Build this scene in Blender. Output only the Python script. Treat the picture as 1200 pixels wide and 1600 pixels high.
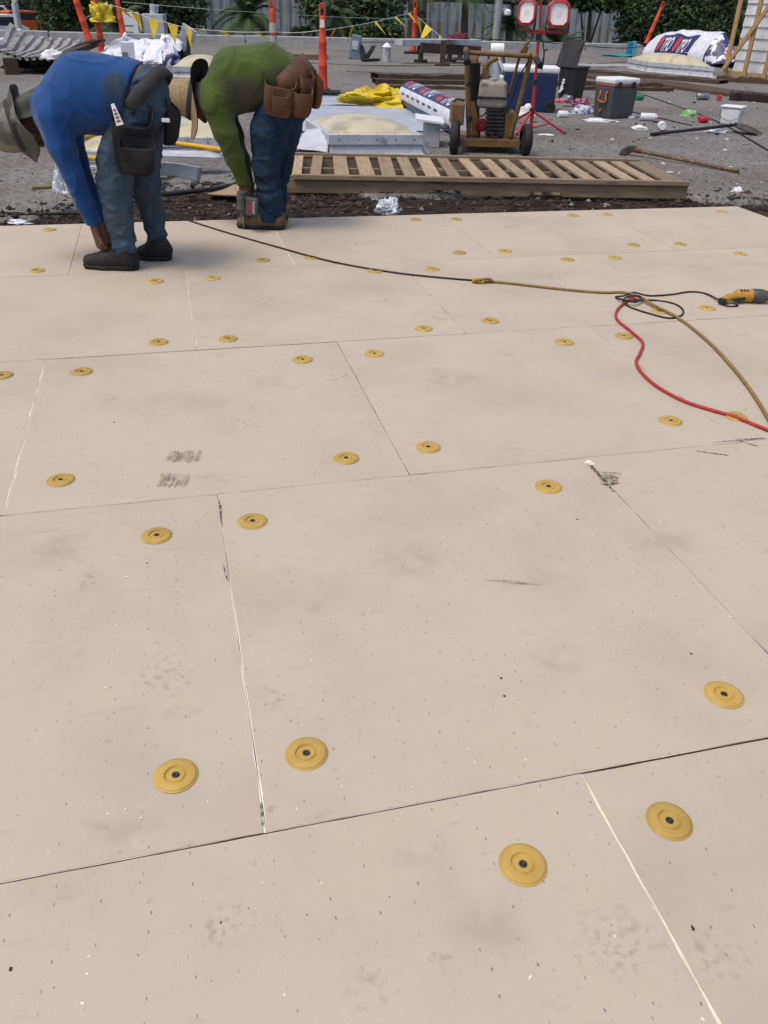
import bpy, bmesh, math, random
import numpy as np
from mathutils import Vector, Matrix
random.seed(7); rng = np.random.default_rng(7)
for o in list(bpy.data.objects): bpy.data.objects.remove(o)
S = bpy.context.scene; COL = S.collection
R = math.radians
# ------------------------------------------------------------------ camera, sky, sun, exposure
H = 1.29; PITCH = R(32.147); ROLL = R(1.88); FPX = 1272.9      # eye height above the new boards, lens in pixels of a 1200 px wide frame
FW = Vector((0, math.cos(PITCH), -math.sin(PITCH))); U0 = Vector((0, math.sin(PITCH), math.cos(PITCH))); X0 = Vector((1, 0, 0))
RX = X0*math.cos(ROLL) + U0*math.sin(ROLL); UP = -X0*math.sin(ROLL) + U0*math.cos(ROLL)
cam = bpy.data.cameras.new('camera'); camo = bpy.data.objects.new('camera', cam); COL.objects.link(camo)
cam.sensor_fit = 'HORIZONTAL'; cam.sensor_width = 36; cam.lens = FPX/1200*36; cam.clip_start = .05; cam.clip_end = 3000
camo.matrix_world = Matrix(((RX.x, UP.x, -FW.x, 0), (RX.y, UP.y, -FW.y, 0), (RX.z, UP.z, -FW.z, H), (0, 0, 0, 1)))
S.camera = camo
W = bpy.data.worlds.new('World'); S.world = W; W.use_nodes = True
nt = W.node_tree; nt.nodes.clear()
sky = nt.nodes.new('ShaderNodeTexSky'); sky.sky_type = 'NISHITA'; sky.sun_disc = False
SUN_EL, SUN_AZ = R(66), R(-128)            # azimuth from +Y towards +X: high sun behind thin cloud, over the photographer's left shoulder
sky.sun_elevation = SUN_EL; sky.sun_rotation = SUN_AZ; sky.air_density = 1.0; sky.dust_density = 4.0; sky.ozone_density = 1.0
bg = nt.nodes.new('ShaderNodeBackground'); bg.inputs[1].default_value = .15
ow = nt.nodes.new('ShaderNodeOutputWorld'); nt.links.new(sky.outputs[0], bg.inputs[0]); nt.links.new(bg.outputs[0], ow.inputs[0])
sl = bpy.data.lights.new('sun', 'SUN'); sl.energy = 1.3; sl.angle = R(22); sl.color = (1, .94, .86)
so = bpy.data.objects.new('sun', sl); COL.objects.link(so)
sd = Vector((math.sin(SUN_AZ)*math.cos(SUN_EL), math.cos(SUN_AZ)*math.cos(SUN_EL), math.sin(SUN_EL)))
so.rotation_euler = sd.to_track_quat('Z', 'Y').to_euler()
S.view_settings.view_transform = 'Standard'; S.view_settings.look = 'None'; S.view_settings.gamma = 1; S.view_settings.exposure = .28
S.view_settings.use_curve_mapping = False
S.render.engine = 'CYCLES'

def ray(px, py): return RX*((px-600)/FPX) - UP*((py-800)/FPX) + FW
def G(px, py, z=-.05):                     # where the sight line of a pixel meets the level z
    d = ray(px, py); return Vector((0, 0, H)) + d*((z-H)/d.z)
def AT(px, py, Y):                         # the point on a sight line at distance Y ahead
    d = ray(px, py); return Vector((0, 0, H)) + d*(Y/d.y)
YAW = R(14.914); GA = Vector((math.cos(YAW), math.sin(YAW), 0)); GB = Vector((-math.sin(YAW), math.cos(YAW), 0))
def AB(a, b, z=0): return GA*a + GB*b + Vector((0, 0, z))

# ------------------------------------------------------------------ materials
def node(t, k, **kw):
    n = t.nodes.new(k)
    for a, b in kw.items(): setattr(n, a, b)
    return n
def mat(name, c, rough=.75, c2=None, scale=6, bump=0., bscale=60, metal=0., spec=.3, ramp=(.35, .68), coord='Object', stretch=(1, 1, 1), sheen=0., coat=0., c3=None, s3=2.5, r3=(.5, .62), alpha=None, trans=0., var=0., spots=(), fold=None, c4=None):
    m = bpy.data.materials.new(name); m.use_nodes = True; t = m.node_tree; p = t.nodes['Principled BSDF']
    p.inputs['Roughness'].default_value = rough; p.inputs['Metallic'].default_value = metal; p.inputs['Specular IOR Level'].default_value = spec
    p.inputs['Sheen Weight'].default_value = sheen; p.inputs['Coat Weight'].default_value = coat; p.inputs['Transmission Weight'].default_value = trans
    L = t.links.new
    tc = node(t, 'ShaderNodeTexCoord'); mp = node(t, 'ShaderNodeMapping'); mp.inputs['Scale'].default_value = stretch
    L(tc.outputs[coord], mp.inputs[0])
    oi = node(t, 'ShaderNodeObjectInfo'); ad = node(t, 'ShaderNodeVectorMath', operation='ADD'); mu = node(t, 'ShaderNodeMath', operation='MULTIPLY'); mu.inputs[1].default_value = 37
    L(oi.outputs['Random'], mu.inputs[0]); L(mp.outputs[0], ad.inputs[0]); L(mu.outputs[0], ad.inputs[1]); vec = ad.outputs[0]
    c = tuple(c)+(1,); c2 = tuple(c2)+(1,) if c2 else tuple(x*.78 for x in c[:3])+(1,)
    n = node(t, 'ShaderNodeTexNoise'); n.inputs['Scale'].default_value = scale; n.inputs['Detail'].default_value = 7; n.inputs['Roughness'].default_value = .62; L(vec, n.inputs['Vector'])
    r = node(t, 'ShaderNodeValToRGB'); r.color_ramp.elements[0].position = ramp[0]; r.color_ramp.elements[1].position = ramp[1]
    r.color_ramp.elements[0].color = c2; r.color_ramp.elements[1].color = c; L(n.outputs['Fac'], r.inputs[0]); out = r.outputs[0]
    if c3:
        n3 = node(t, 'ShaderNodeTexNoise'); n3.inputs['Scale'].default_value = s3; n3.inputs['Detail'].default_value = 5; L(vec, n3.inputs['Vector'])
        r3n = node(t, 'ShaderNodeMapRange'); r3n.inputs[1].default_value = r3[0]; r3n.inputs[2].default_value = r3[1]; L(n3.outputs['Fac'], r3n.inputs[0])
        mx = node(t, 'ShaderNodeMix', data_type='RGBA'); mx.inputs[7].default_value = tuple(c3)+(1,); L(r3n.outputs[0], mx.inputs[0]); L(out, mx.inputs[6]); out = mx.outputs[2]
    if c4:                                                  # broad patches: colour, scale, from, to, amount
        n4 = node(t, 'ShaderNodeTexNoise'); n4.inputs['Scale'].default_value = c4[1]; n4.inputs['Detail'].default_value = 6; n4.inputs['Roughness'].default_value = .6; L(vec, n4.inputs['Vector'])
        r4 = node(t, 'ShaderNodeMapRange'); r4.inputs[1].default_value = c4[2]; r4.inputs[2].default_value = c4[3]; r4.inputs[4].default_value = c4[4]; L(n4.outputs['Fac'], r4.inputs[0])
        mx = node(t, 'ShaderNodeMix', data_type='RGBA'); mx.inputs[7].default_value = tuple(c4[0])+(1,); L(r4.outputs[0], mx.inputs[0]); L(out, mx.inputs[6]); out = mx.outputs[2]
    for (sc, sr, scol, amt) in spots:                      # a stain with its own place and soft outline, in object space
        ds = node(t, 'ShaderNodeVectorMath', operation='DISTANCE'); ds.inputs[1].default_value = sc; L(tc.outputs['Object'], ds.inputs[0])
        ns = node(t, 'ShaderNodeMath', operation='MULTIPLY_ADD'); L(n.outputs['Fac'], ns.inputs[0]); ns.inputs[1].default_value = sr*.9; L(ds.outputs['Value'], ns.inputs[2])
        ms = node(t, 'ShaderNodeMapRange', interpolation_type='SMOOTHSTEP'); ms.inputs[1].default_value = sr*1.75; ms.inputs[2].default_value = sr*1.05; ms.inputs[4].default_value = amt; L(ns.outputs[0], ms.inputs[0])
        mx = node(t, 'ShaderNodeMix', data_type='RGBA'); mx.inputs[7].default_value = tuple(scol)+(1,); L(ms.outputs[0], mx.inputs[0]); L(out, mx.inputs[6]); out = mx.outputs[2]
    if var:
        hv = node(t, 'ShaderNodeHueSaturation'); mv = node(t, 'ShaderNodeMapRange'); mv.inputs[3].default_value = 1-var; mv.inputs[4].default_value = 1+var
        L(oi.outputs['Random'], mv.inputs[0]); L(mv.outputs[0], hv.inputs['Value']); L(out, hv.inputs['Color']); out = hv.outputs[0]
    L(out, p.inputs['Base Color'])
    rr = node(t, 'ShaderNodeMapRange'); rr.inputs[3].default_value = min(1, rough+.1); rr.inputs[4].default_value = max(.05, rough-.12); L(n.outputs['Fac'], rr.inputs[0]); L(rr.outputs[0], p.inputs['Roughness'])
    if bump:
        b = node(t, 'ShaderNodeBump'); b.inputs['Strength'].default_value = 1; b.inputs['Distance'].default_value = bump
        nb = node(t, 'ShaderNodeTexNoise'); nb.inputs['Scale'].default_value = bscale; nb.inputs['Detail'].default_value = 4; L(vec, nb.inputs['Vector'])
        L(nb.outputs['Fac'], b.inputs['Height']); L(b.outputs[0], p.inputs['Normal'])
        if fold:                                            # cloth folds: depth, scale, stretch
            fm = node(t, 'ShaderNodeMapping'); fm.inputs['Scale'].default_value = fold[2]; fm.inputs['Rotation'].default_value = (0, R(fold[3]), 0); L(tc.outputs['Object'], fm.inputs[0])
            nf = node(t, 'ShaderNodeTexNoise', noise_type='RIDGED_MULTIFRACTAL'); nf.inputs['Scale'].default_value = fold[1]; nf.inputs['Detail'].default_value = 2.5; nf.inputs['Distortion'].default_value = .6; L(fm.outputs[0], nf.inputs['Vector'])
            bf = node(t, 'ShaderNodeBump'); bf.inputs['Strength'].default_value = 1; bf.inputs['Distance'].default_value = fold[0]; L(nf.outputs['Fac'], bf.inputs['Height']); L(bf.outputs[0], b.inputs['Normal'])
    if alpha:
        na = node(t, 'ShaderNodeTexNoise'); na.inputs['Scale'].default_value = alpha[0]; na.inputs['Detail'].default_value = 6; L(vec, na.inputs['Vector'])
        ra = node(t, 'ShaderNodeMapRange'); ra.inputs[1].default_value = alpha[1]; ra.inputs[2].default_value = alpha[2]; ra.inputs[4].default_value = alpha[3]; L(na.outputs['Fac'], ra.inputs[0]); L(ra.outputs[0], p.inputs['Alpha'])
    return m

# ------------------------------------------------------------------ mesh helpers
def catmull(P, n=8):
    P = [Vector(p) for p in P]
    if len(P) < 3: return P
    Q = [P[0]*2-P[1]] + P + [P[-1]*2-P[-2]]; out = []
    for i in range(1, len(Q)-2):
        for k in range(n):
            t = k/n; a, b, c, d = Q[i-1], Q[i], Q[i+1], Q[i+2]
            out.append(.5*((2*b) + (c-a)*t + (2*a-5*b+4*c-d)*t*t + (3*b-a-3*c+d)*t**3))
    out.append(P[-1]); return out
class MB:
    def __init__(s): s.v = []; s.f = []; s.m = []
    def add(s, V, F, mi=0):
        o = len(s.v); s.v += [tuple(v) for v in V]; s.f += [tuple(i+o for i in f) for f in F]; s.m += [mi]*len(F); return s
    def box(s, c, size, rot=None, mi=0, taper=1.):
        c = Vector(c); hx, hy, hz = [q/2 for q in size]; V = []
        for z, k in ((-hz, 1), (hz, taper)):
            for x, y in ((-hx, -hy), (hx, -hy), (hx, hy), (-hx, hy)):
                v = Vector((x*k, y*k, z)); V.append(c + (rot @ v if rot else v))
        return s.add(V, [(3, 2, 1, 0), (4, 5, 6, 7), (0, 1, 5, 4), (1, 2, 6, 5), (2, 3, 7, 6), (3, 0, 4, 7)], mi)
    def beam(s, p, q, w, h, up=(0, 0, 1), mi=0):          # w across, h along 'up'
        p, q = Vector(p), Vector(q); d = (q-p).normalized(); sx = d.cross(Vector(up)).normalized(); uz = sx.cross(d)
        V = [e + sx*a*w/2 + uz*b*h/2 for e in (p, q) for a, b in ((-1, -1), (1, -1), (1, 1), (-1, 1))]
        return s.add(V, [(0, 1, 2, 3), (7, 6, 5, 4), (0, 4, 5, 1), (1, 5, 6, 2), (2, 6, 7, 3), (3, 7, 4, 0)], mi)
    def tube(s, P, r, n=8, mi=0, smooth=8, cap=True):
        P = catmull(P, smooth) if smooth else [Vector(p) for p in P]; m = len(P); rs = r if hasattr(r, '__len__') else None
        t = (P[1]-P[0]).normalized(); nn = t.orthogonal().normalized(); V = []
        for i, p in enumerate(P):
            t2 = (P[min(i+1, m-1)]-P[max(i-1, 0)])
            t2 = t2.normalized() if t2.length > 1e-9 else t
            nn = (nn - t2*nn.dot(t2)); nn = nn.normalized() if nn.length > 1e-6 else t2.orthogonal().normalized(); bb = t2.cross(nn); t = t2
            ri = r if rs is None else rs[0] + (rs[-1]-rs[0])*i/(m-1)
            V += [p + (nn*math.cos(2*math.pi*k/n) + bb*math.sin(2*math.pi*k/n))*ri for k in range(n)]
        F = [(i*n+k, i*n+(k+1) % n, (i+1)*n+(k+1) % n, (i+1)*n+k) for i in range(m-1) for k in range(n)]
        if cap: F += [tuple(range(n-1, -1, -1)), tuple((m-1)*n+k for k in range(n))]
        return s.add(V, F, mi)
    def cyl(s, p, q, r, r2=None, n=20, mi=0):
        return s.tube([p, q], (r, r if r2 is None else r2), n, mi, 0)
    def lathe(s, c, ax, prof, n=28, mi=0, wob=None, cap=False):     # prof: (along axis, radius)
        c = Vector(c); ax = Vector(ax).normalized(); e = ax.orthogonal().normalized(); g = ax.cross(e); V = []
        for i, (h, r) in enumerate(prof):
            for k in range(n):
                a = 2*math.pi*k/n; dh, kr = wob(i, a) if wob else (0, 1)
                V.append(c + ax*(h+dh) + (e*math.cos(a)+g*math.sin(a))*r*kr)
        F = [(i*n+k, i*n+(k+1) % n, (i+1)*n+(k+1) % n, (i+1)*n+k) for i in range(len(prof)-1) for k in range(n)]
        if cap: F += [tuple(range(n-1, -1, -1)), tuple((len(prof)-1)*n+k for k in range(n))]
        return s.add(V, F, mi)
    def grid(s, fn, nu, nv, mi=0):
        V = [fn(i/nu, j/nv) for i in range(nu+1) for j in range(nv+1)]
        return s.add(V, [(i*(nv+1)+j, (i+1)*(nv+1)+j, (i+1)*(nv+1)+j+1, i*(nv+1)+j+1) for i in range(nu) for j in range(nv)], mi)
    def build(s, name, mats, parent=None, smooth=False, bevel=0, solid=0, local=False, sub=0):
        me = bpy.data.meshes.new(name)
        org = Vector((0, 0, 0))
        if parent and not local:
            q = parent
            while q: org = org + q.location; q = q.parent
        me.from_pydata([(v[0]-org.x, v[1]-org.y, v[2]-org.z) for v in s.v], [], s.f)
        mats = mats if isinstance(mats, (list, tuple)) else [mats]
        for m in mats: me.materials.append(m)
        me.polygons.foreach_set('material_index', s.m)
        bm = bmesh.new(); bm.from_mesh(me); bmesh.ops.recalc_face_normals(bm, faces=bm.faces); bm.to_mesh(me); bm.free()
        if smooth: me.polygons.foreach_set('use_smooth', [True]*len(me.polygons))
        o = bpy.data.objects.new(name, me); COL.objects.link(o); o.parent = parent
        if bevel:
            b = o.modifiers.new('bevel', 'BEVEL'); b.width = bevel; b.segments = 2; b.limit_method = 'ANGLE'; b.angle_limit = R(40)
        if solid:
            q = o.modifiers.new('solid', 'SOLIDIFY'); q.thickness = solid; q.offset = 0
        if sub:
            q = o.modifiers.new('sub', 'SUBSURF'); q.levels = sub; q.render_levels = sub
        if smooth and bevel:
            q = o.modifiers.new('weighted', 'WEIGHTED_NORMAL'); q.keep_sharp = True
        elif smooth == 'auto': me.set_sharp_from_angle(angle=R(38))
        return o
def tag(o, label=None, cat=None, group=None, kind=None):
    for k, v in (('label', label), ('category', cat), ('group', group), ('kind', kind)):
        if v: o[k] = v
    return o
def thing(name, label, cat, loc, group=None, rot=None):
    o = bpy.data.objects.new(name, None); o.empty_display_size = .1; COL.objects.link(o); o.location = loc
    if rot: o.rotation_euler = rot
    return tag(o, label, cat, group)
def copy_tree(o, parent=None):
    c = o.copy(); COL.objects.link(c); c.parent = parent
    for ch in o.children: copy_tree(ch, c)
    return c
def fnoise(p, s=1., seed=0.):
    from mathutils import noise
    return noise.noise(Vector((p[0]*s+seed, p[1]*s+seed*1.7, p[2]*s-seed)))
# --- smooth bodies: union of round cones on a grid, then naive surface nets
def sdf_mesh(prims, vox=.007, clip=None, wrinkle=None):
    pts = np.array([list(p[0][:3]) for p in prims] + [list(p[1][:3]) for p in prims]); rm = max(max(p[2], p[3]) for p in prims)
    lo = pts.min(0)-rm-.03; hi = pts.max(0)+rm+.03
    n = np.ceil((hi-lo)/vox).astype(int)+1
    D = np.full(n, .08, np.float32); ax = [lo[i]+vox*np.arange(n[i]) for i in range(3)]
    for pr in prims:
        a, b, ra, rb = np.array(pr[0][:3]), np.array(pr[1][:3]), pr[2], pr[3]; k = pr[4] if len(pr) > 4 else .03; fl = pr[5] if len(pr) > 5 else None
        mg = max(ra, rb)*1.6+.07; l = np.maximum(((np.minimum(a, b)-mg-lo)/vox).astype(int), 0); h = np.minimum(((np.maximum(a, b)+mg-lo)/vox).astype(int)+1, n)
        sx = tuple(slice(l[i], h[i]) for i in range(3)); X, Y, Z = np.meshgrid(*[ax[i][sx[i]] for i in range(3)], indexing='ij')
        ba = b-a; q = max(ba@ba, 1e-9); t = np.clip(((X-a[0])*ba[0]+(Y-a[1])*ba[1]+(Z-a[2])*ba[2])/q, 0, 1)
        dx, dy, dz = X-a[0]-t*ba[0], Y-a[1]-t*ba[1], Z-a[2]-t*ba[2]
        if fl: dx, dy, dz = dx*fl[0], dy*fl[1], dz*fl[2]
        d = np.sqrt(dx*dx+dy*dy+dz*dz) - (ra+(rb-ra)*t)
        o = D[sx]; hh = np.clip(.5+.5*(o-d)/k, 0, 1); D[sx] = o*(1-hh)+d*hh - k*hh*(1-hh)
    X, Y, Z = np.meshgrid(*ax, indexing='ij')
    if wrinkle: D = D + wrinkle(X, Y, Z)
    if clip: D = np.maximum(D, clip(X, Y, Z))
    D = np.pad(D, 1, constant_values=.1); lo = lo-vox; n = np.array(D.shape); cn = n-1
    acc = np.zeros((cn.prod(), 3)); cnt = np.zeros(cn.prod()); quads = []
    st = np.array([cn[1]*cn[2], cn[2], 1])
    for a in range(3):
        s0 = [slice(None)]*3; s1 = [slice(None)]*3; s0[a] = slice(0, -1); s1[a] = slice(1, None)
        d0, d1 = D[tuple(s0)], D[tuple(s1)]; I = np.argwhere((d0 < 0) != (d1 < 0))
        b, c = [(1, 2), (2, 0), (0, 1)][a]
        I = I[(I[:, b] > 0) & (I[:, c] > 0) & (I[:, b] < n[b]-1) & (I[:, c] < n[c]-1)]
        v0 = d0[tuple(I.T)]; v1 = d1[tuple(I.T)]; P = I.astype(float); P[:, a] += v0/(v0-v1)
        base = I@st; cs = [base-st[b]-st[c], base-st[c], base, base-st[b]]
        for q in cs: np.add.at(acc, q, P); np.add.at(cnt, q, 1)
        Q = np.stack(cs, 1); fl = v0 > 0; Q[fl] = Q[fl][:, ::-1]; quads.append(Q)
    Q = np.concatenate(quads); used = np.unique(Q); mp = np.full(cn.prod(), -1); mp[used] = np.arange(len(used))
    V = acc[used]/cnt[used][:, None]*vox + lo
    return V, mp[Q]
def sdf_build(name, prims, m, parent, vox=.007, clip=None, wrinkle=None, smooth_it=2):
    V, Q = sdf_mesh(prims, vox, clip, wrinkle); org = Vector((0, 0, 0)); q = parent
    while q: org = org + q.location; q = q.parent
    me = bpy.data.meshes.new(name); me.from_pydata((V-np.array(org)).tolist(), [], Q.tolist()); me.polygons.foreach_set('use_smooth', [True]*len(me.polygons))
    for k in (m if isinstance(m, (list, tuple)) else [m]): me.materials.append(k)
    o = bpy.data.objects.new(name, me); COL.objects.link(o); o.parent = parent
    if smooth_it:
        s = o.modifiers.new('smooth', 'SMOOTH'); s.factor = .5; s.iterations = smooth_it
    return o
def crumple(name, c, size, m, seed=0, parent=None, n=18, amp=.45, h=1.):      # a crumpled sheet lying in a heap: closed shell with folds
    c = Vector(c); b = MB()
    def fn(u, v):
        a = 2*math.pi*u; t = v*math.pi*.52; ca, sa = math.cos(a), math.sin(a)
        d = Vector((ca*math.sin(t), sa*math.sin(t), math.cos(t)))
        k = 1 + amp*(fnoise(d, 1.6, seed)+.7*abs(fnoise(d, 3.3, seed+9))+.5*fnoise(d, 6.5, seed+4)*(1 if v > .1 else 0))
        return c + Vector((d.x*size[0]*k, d.y*size[1]*k, max(.001, d.z*size[2]*h*k)))
    b.grid(fn, n*2, n); return b.build(name, m, parent, smooth='auto')
# ------------------------------------------------------------------ materials of the place
def facer_mat():
    m = mat('board_facer', (.468, .396, .303), .72, (.428, .361, .275), 3.2, ramp=(.3, .7), spec=.32, bump=.0006, bscale=220)
    t = m.node_tree; L = t.links.new; p = t.nodes['Principled BSDF']; src = p.inputs['Base Color'].links[0].from_socket
    tc = node(t, 'ShaderNodeTexCoord'); oi = node(t, 'ShaderNodeObjectInfo'); mu = node(t, 'ShaderNodeMath', operation='MULTIPLY'); mu.inputs[1].default_value = 19
    L(oi.outputs['Random'], mu.inputs[0]); ad = node(t, 'ShaderNodeVectorMath', operation='ADD'); L(tc.outputs['Object'], ad.inputs[0]); L(mu.outputs[0], ad.inputs[1])
    def dots(sx, sy, rnd, size, lo, off):      # perforation dashes
        mp = node(t, 'ShaderNodeMapping'); mp.inputs['Scale'].default_value = (sx, sy, 0); mp.inputs['Location'].default_value = (off, off*.7, 0); L(ad.outputs[0], mp.inputs[0])
        v = node(t, 'ShaderNodeTexVoronoi', voronoi_dimensions='2D'); v.inputs['Scale'].default_value = 1; v.inputs['Randomness'].default_value = rnd; L(mp.outputs[0], v.inputs['Vector'])
        sub = node(t, 'ShaderNodeVectorMath', operation='SUBTRACT'); L(mp.outputs[0], sub.inputs[0]); L(v.outputs['Position'], sub.inputs[1])
        dv = node(t, 'ShaderNodeVectorMath', operation='MULTIPLY'); dv.inputs[1].default_value = (1/sx/size[0], 1/sy/size[1], 0); L(sub.outputs[0], dv.inputs[0])
        ln = node(t, 'ShaderNodeVectorMath', operation='LENGTH'); L(dv.outputs[0], ln.inputs[0])
        mr = node(t, 'ShaderNodeMapRange'); mr.inputs[1].default_value = 1.15; mr.inputs[2].default_value = .8; L(ln.outputs['Value'], mr.inputs[0])
        sp = node(t, 'ShaderNodeSeparateColor'); L(v.outputs['Color'], sp.inputs[0])
        gt = node(t, 'ShaderNodeMapRange'); gt.inputs[1].default_value = lo; gt.inputs[2].default_value = 1; L(sp.outputs[0], gt.inputs[0])
        k = node(t, 'ShaderNodeMath', operation='MULTIPLY'); L(mr.outputs[0], k.inputs[0]); L(gt.outputs[0], k.inputs[1]); return k.outputs[0]
    def over(src, fac, col):
        mx = node(t, 'ShaderNodeMix', data_type='RGBA'); mx.inputs[7].default_value = col+(1,); L(fac, mx.inputs[0]); L(src, mx.inputs[6]); return mx.outputs[2]
    def smudge(src, scale, a, b, amt, col, stretch=(1, 1, 1), det=6):
        mp = node(t, 'ShaderNodeMapping'); mp.inputs['Scale'].default_value = stretch; L(ad.outputs[0], mp.inputs[0])
        n = node(t, 'ShaderNodeTexNoise'); n.inputs['Scale'].default_value = scale; n.inputs['Detail'].default_value = det; n.inputs['Roughness'].default_value = .65; L(mp.outputs[0], n.inputs['Vector'])
        mr = node(t, 'ShaderNodeMapRange'); mr.inputs[1].default_value = a; mr.inputs[2].default_value = b; mr.inputs[4].default_value = amt; L(n.outputs['Fac'], mr.inputs[0]); return over(src, mr.outputs[0], col)
    s = smudge(src, 1.7, .46, .72, .6, (.34, .287, .225))
    s = smudge(s, 2.6, .5, .72, .3, (.455, .365, .29)); s = smudge(s, 3.4, .52, .72, .4, (.40, .352, .275), (1.3, 1, 1))
    s = smudge(s, 9, .62, .80, .5, (.27, .215, .175), (1, 1.8, 1))
    s = smudge(s, 30, .66, .8, .5, (.24, .19, .155), (1, 1, 1), 3)
    s = smudge(s, 5, .64, .72, .35, (.30, .25, .21), (.35, 2.6, 1), 8)
    s = over(s, dots(13.5, 23, .55, (.0012, .0034), .25, 0), (.11, .085, .068))
    s = over(s, dots(17, 11, 1, (.0016, .002), .5, 5), (.16, .125, .10))
    s = over(s, dots(11, 9, 1, (.0014, .0024), .72, 11), (.70, .66, .58))
    L(s, p.inputs['Base Color']); return m
M = {}
M['facer'] = facer_mat()
M['core'] = mat('foam_core', (.80, .74, .58), .9, (.66, .6, .46), 40)
M['coredark'] = mat('dark_board_side', (.16, .12, .09), .95, (.08, .06, .046), 20)  # foam sides coloured dark below the lip so the gaps read dark
M['roofg'] = mat('mineral_capsheet', (.25, .237, .22), .95, (.13, .122, .112), 16, bump=.018, bscale=34, spec=.15, c3=(.055, .05, .046), s3=34, r3=(.57, .66), c4=((.11, .092, .075), .55, .46, .72, .8))
M['dirt'] = mat('torn_up_dirt', (.06, .041, .03), .97, (.014, .011, .010), 5, bump=.03, bscale=30, spec=.1)
M['clod1'] = mat('clod_dark', (.035, .026, .02), .95, (.02, .016, .014), 30)
M['clod2'] = mat('clod_brown', (.085, .06, .044), .95, (.045, .032, .025), 30)
M['clod3'] = mat('chip_grey', (.27, .25, .235), .95, (.14, .13, .12), 30)
M['plate'] = mat('painted_plate', (.47, .31, .075), .42, (.39, .25, .058), 22, spec=.4, bump=.0004, bscale=180, var=.1)
M['screw'] = mat('black_screw', (.015, .014, .013), .45, spec=.5)
M['white'] = mat('white_plastic', (.74, .75, .76), .5, (.60, .61, .62), 12)
M['blk'] = mat('black_rubber', (.022, .022, .024), .7, (.012, .012, .013), 20, bump=.001, bscale=120)
M['blkp'] = mat('black_plastic', (.026, .027, .03), .5, (.016, .016, .018), 20)

# ------------------------------------------------------------------ setting: ground, roof, torn strip
b = MB(); b.add([(-1500, -600, -3.6), (1500, -600, -3.6), (1500, 2500, -3.6), (-1500, 2500, -3.6)], [(0, 1, 2, 3)])
tag(b.build('ground', mat('dry_grass_lot', (.16, .15, .12), .95, (.09, .10, .055), .12)), kind='structure')
b = MB(); V = [AB(a, c, z) for z in (-.09, -3.62) for a, c in ((-28, -14), (26, -14), (26, 30.9), (-28, 30.9))]
b.add(V, [(0, 1, 2, 3), (0, 4, 5, 1), (1, 5, 6, 2), (2, 6, 7, 3), (3, 7, 4, 0)])
roof = tag(b.build('roof', mat('roof_concrete', (.3, .29, .27), .9)), kind='structure')
# bare strip where the old roofing has been torn off
b = MB()
def dz(a, c): 
    p = Vector((a, c, 0)); return -.072 + .02*fnoise(p, 2.3, 3) + .014*fnoise(p, 7, 5) + .008*fnoise(p, 19, 1)
b.grid(lambda u, v: AB(-8+u*20, 4.4+v*3.7, dz(-8+u*20, 4.4+v*3.7)), 300, 84)
tag(b.build('bare_roof_strip', M['dirt'], smooth=True), kind='structure')
# old mineral roofing with its torn edge
def edge_b(a):
    n = .05*fnoise((a, 0, 0), 1.7, 2) + .025*fnoise((a, 3, 0), 6, 4) + .012*fnoise((a, 5, 0), 20, 1)
    k = [(-30, 6.22), (-2.1, 6.2), (-.9, 6.25), (-.45, 6.75), (.1, 7.2), (1.1, 7.2), (1.6, 6.75), (3.9, 6.6), (4.6, 6.2), (30, 6.15)]
    for (x0, y0), (x1, y1) in zip(k, k[1:]):
        if a <= x1: t = (a-x0)/(x1-x0); return y0+(y1-y0)*t+n
    return 6.15
b = MB(); A0 = [-27.5+i*.6 for i in range(34)] + [-7+i*.04 for i in range(450)] + [11+i*.6 for i in range(25)]
def ring(f): return [AB(a, *f(a)) for a in A0]
rows = [ring(lambda a: (edge_b(a)-.01, -.088)), ring(lambda a: (edge_b(a)+.006, -.04+.006*fnoise((a, 9, 0), 4)))]
for db in (.08, .25, .6, 1.2): rows.append(ring(lambda a: (edge_b(a)+db, -.034+.012*fnoise((a, edge_b(a)+db, 0), 1.5, 6))))
for bb in (8.5, 9.5, 11, 13, 16, 20, 25, 30.75): rows.append(ring(lambda a: (bb, -.036+.008*fnoise((a, bb, 0), .8, 6))))
n = len(A0); V = [v for r in rows for v in r]
b.add(V, [(i*n+k, i*n+k+1, (i+1)*n+k+1, (i+1)*n+k) for i in range(len(rows)-1) for k in range(n-1)])
old = tag(b.build('roof_covering', M['roofg'], smooth=True), kind='structure')
b = MB()
for P in ([(986, 142), (1040, 160), (1120, 190), (1200, 235)], [(880, 166), (960, 170), (1080, 196)], [(905, 118), (1050, 128), (1200, 150)], [(540, 112), (700, 116), (900, 112)], [(470, 98), (620, 103), (900, 100), (1000, 96)], [(0, 333), (60, 334), (130, 333)]):
    b.tube([G(x, y, -.032) for x, y in P], .011, 5, smooth=10)
b.build('seam', M['clod1'], old)
# low kerb along the far roof edge
kb = thing('roof_kerb', 'low grey kerb along the far edge of the roof', 'kerb', AB(0, 30.7, -.04))
mk = mat('kerb_coating', (.42, .42, .41), .8, (.28, .28, .27), 3, bump=.004)
for i in range(9):
    b = MB(); b.box((0, 0, 0), (5.96, .3, .26), mi=0); o = b.build('kerb_length', mk, kb, bevel=.02, local=True)
    o.location = GA*(-24+i*6) + Vector((0, 0, .09+.01*(i % 2))); o.rotation_euler[2] = YAW
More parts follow.
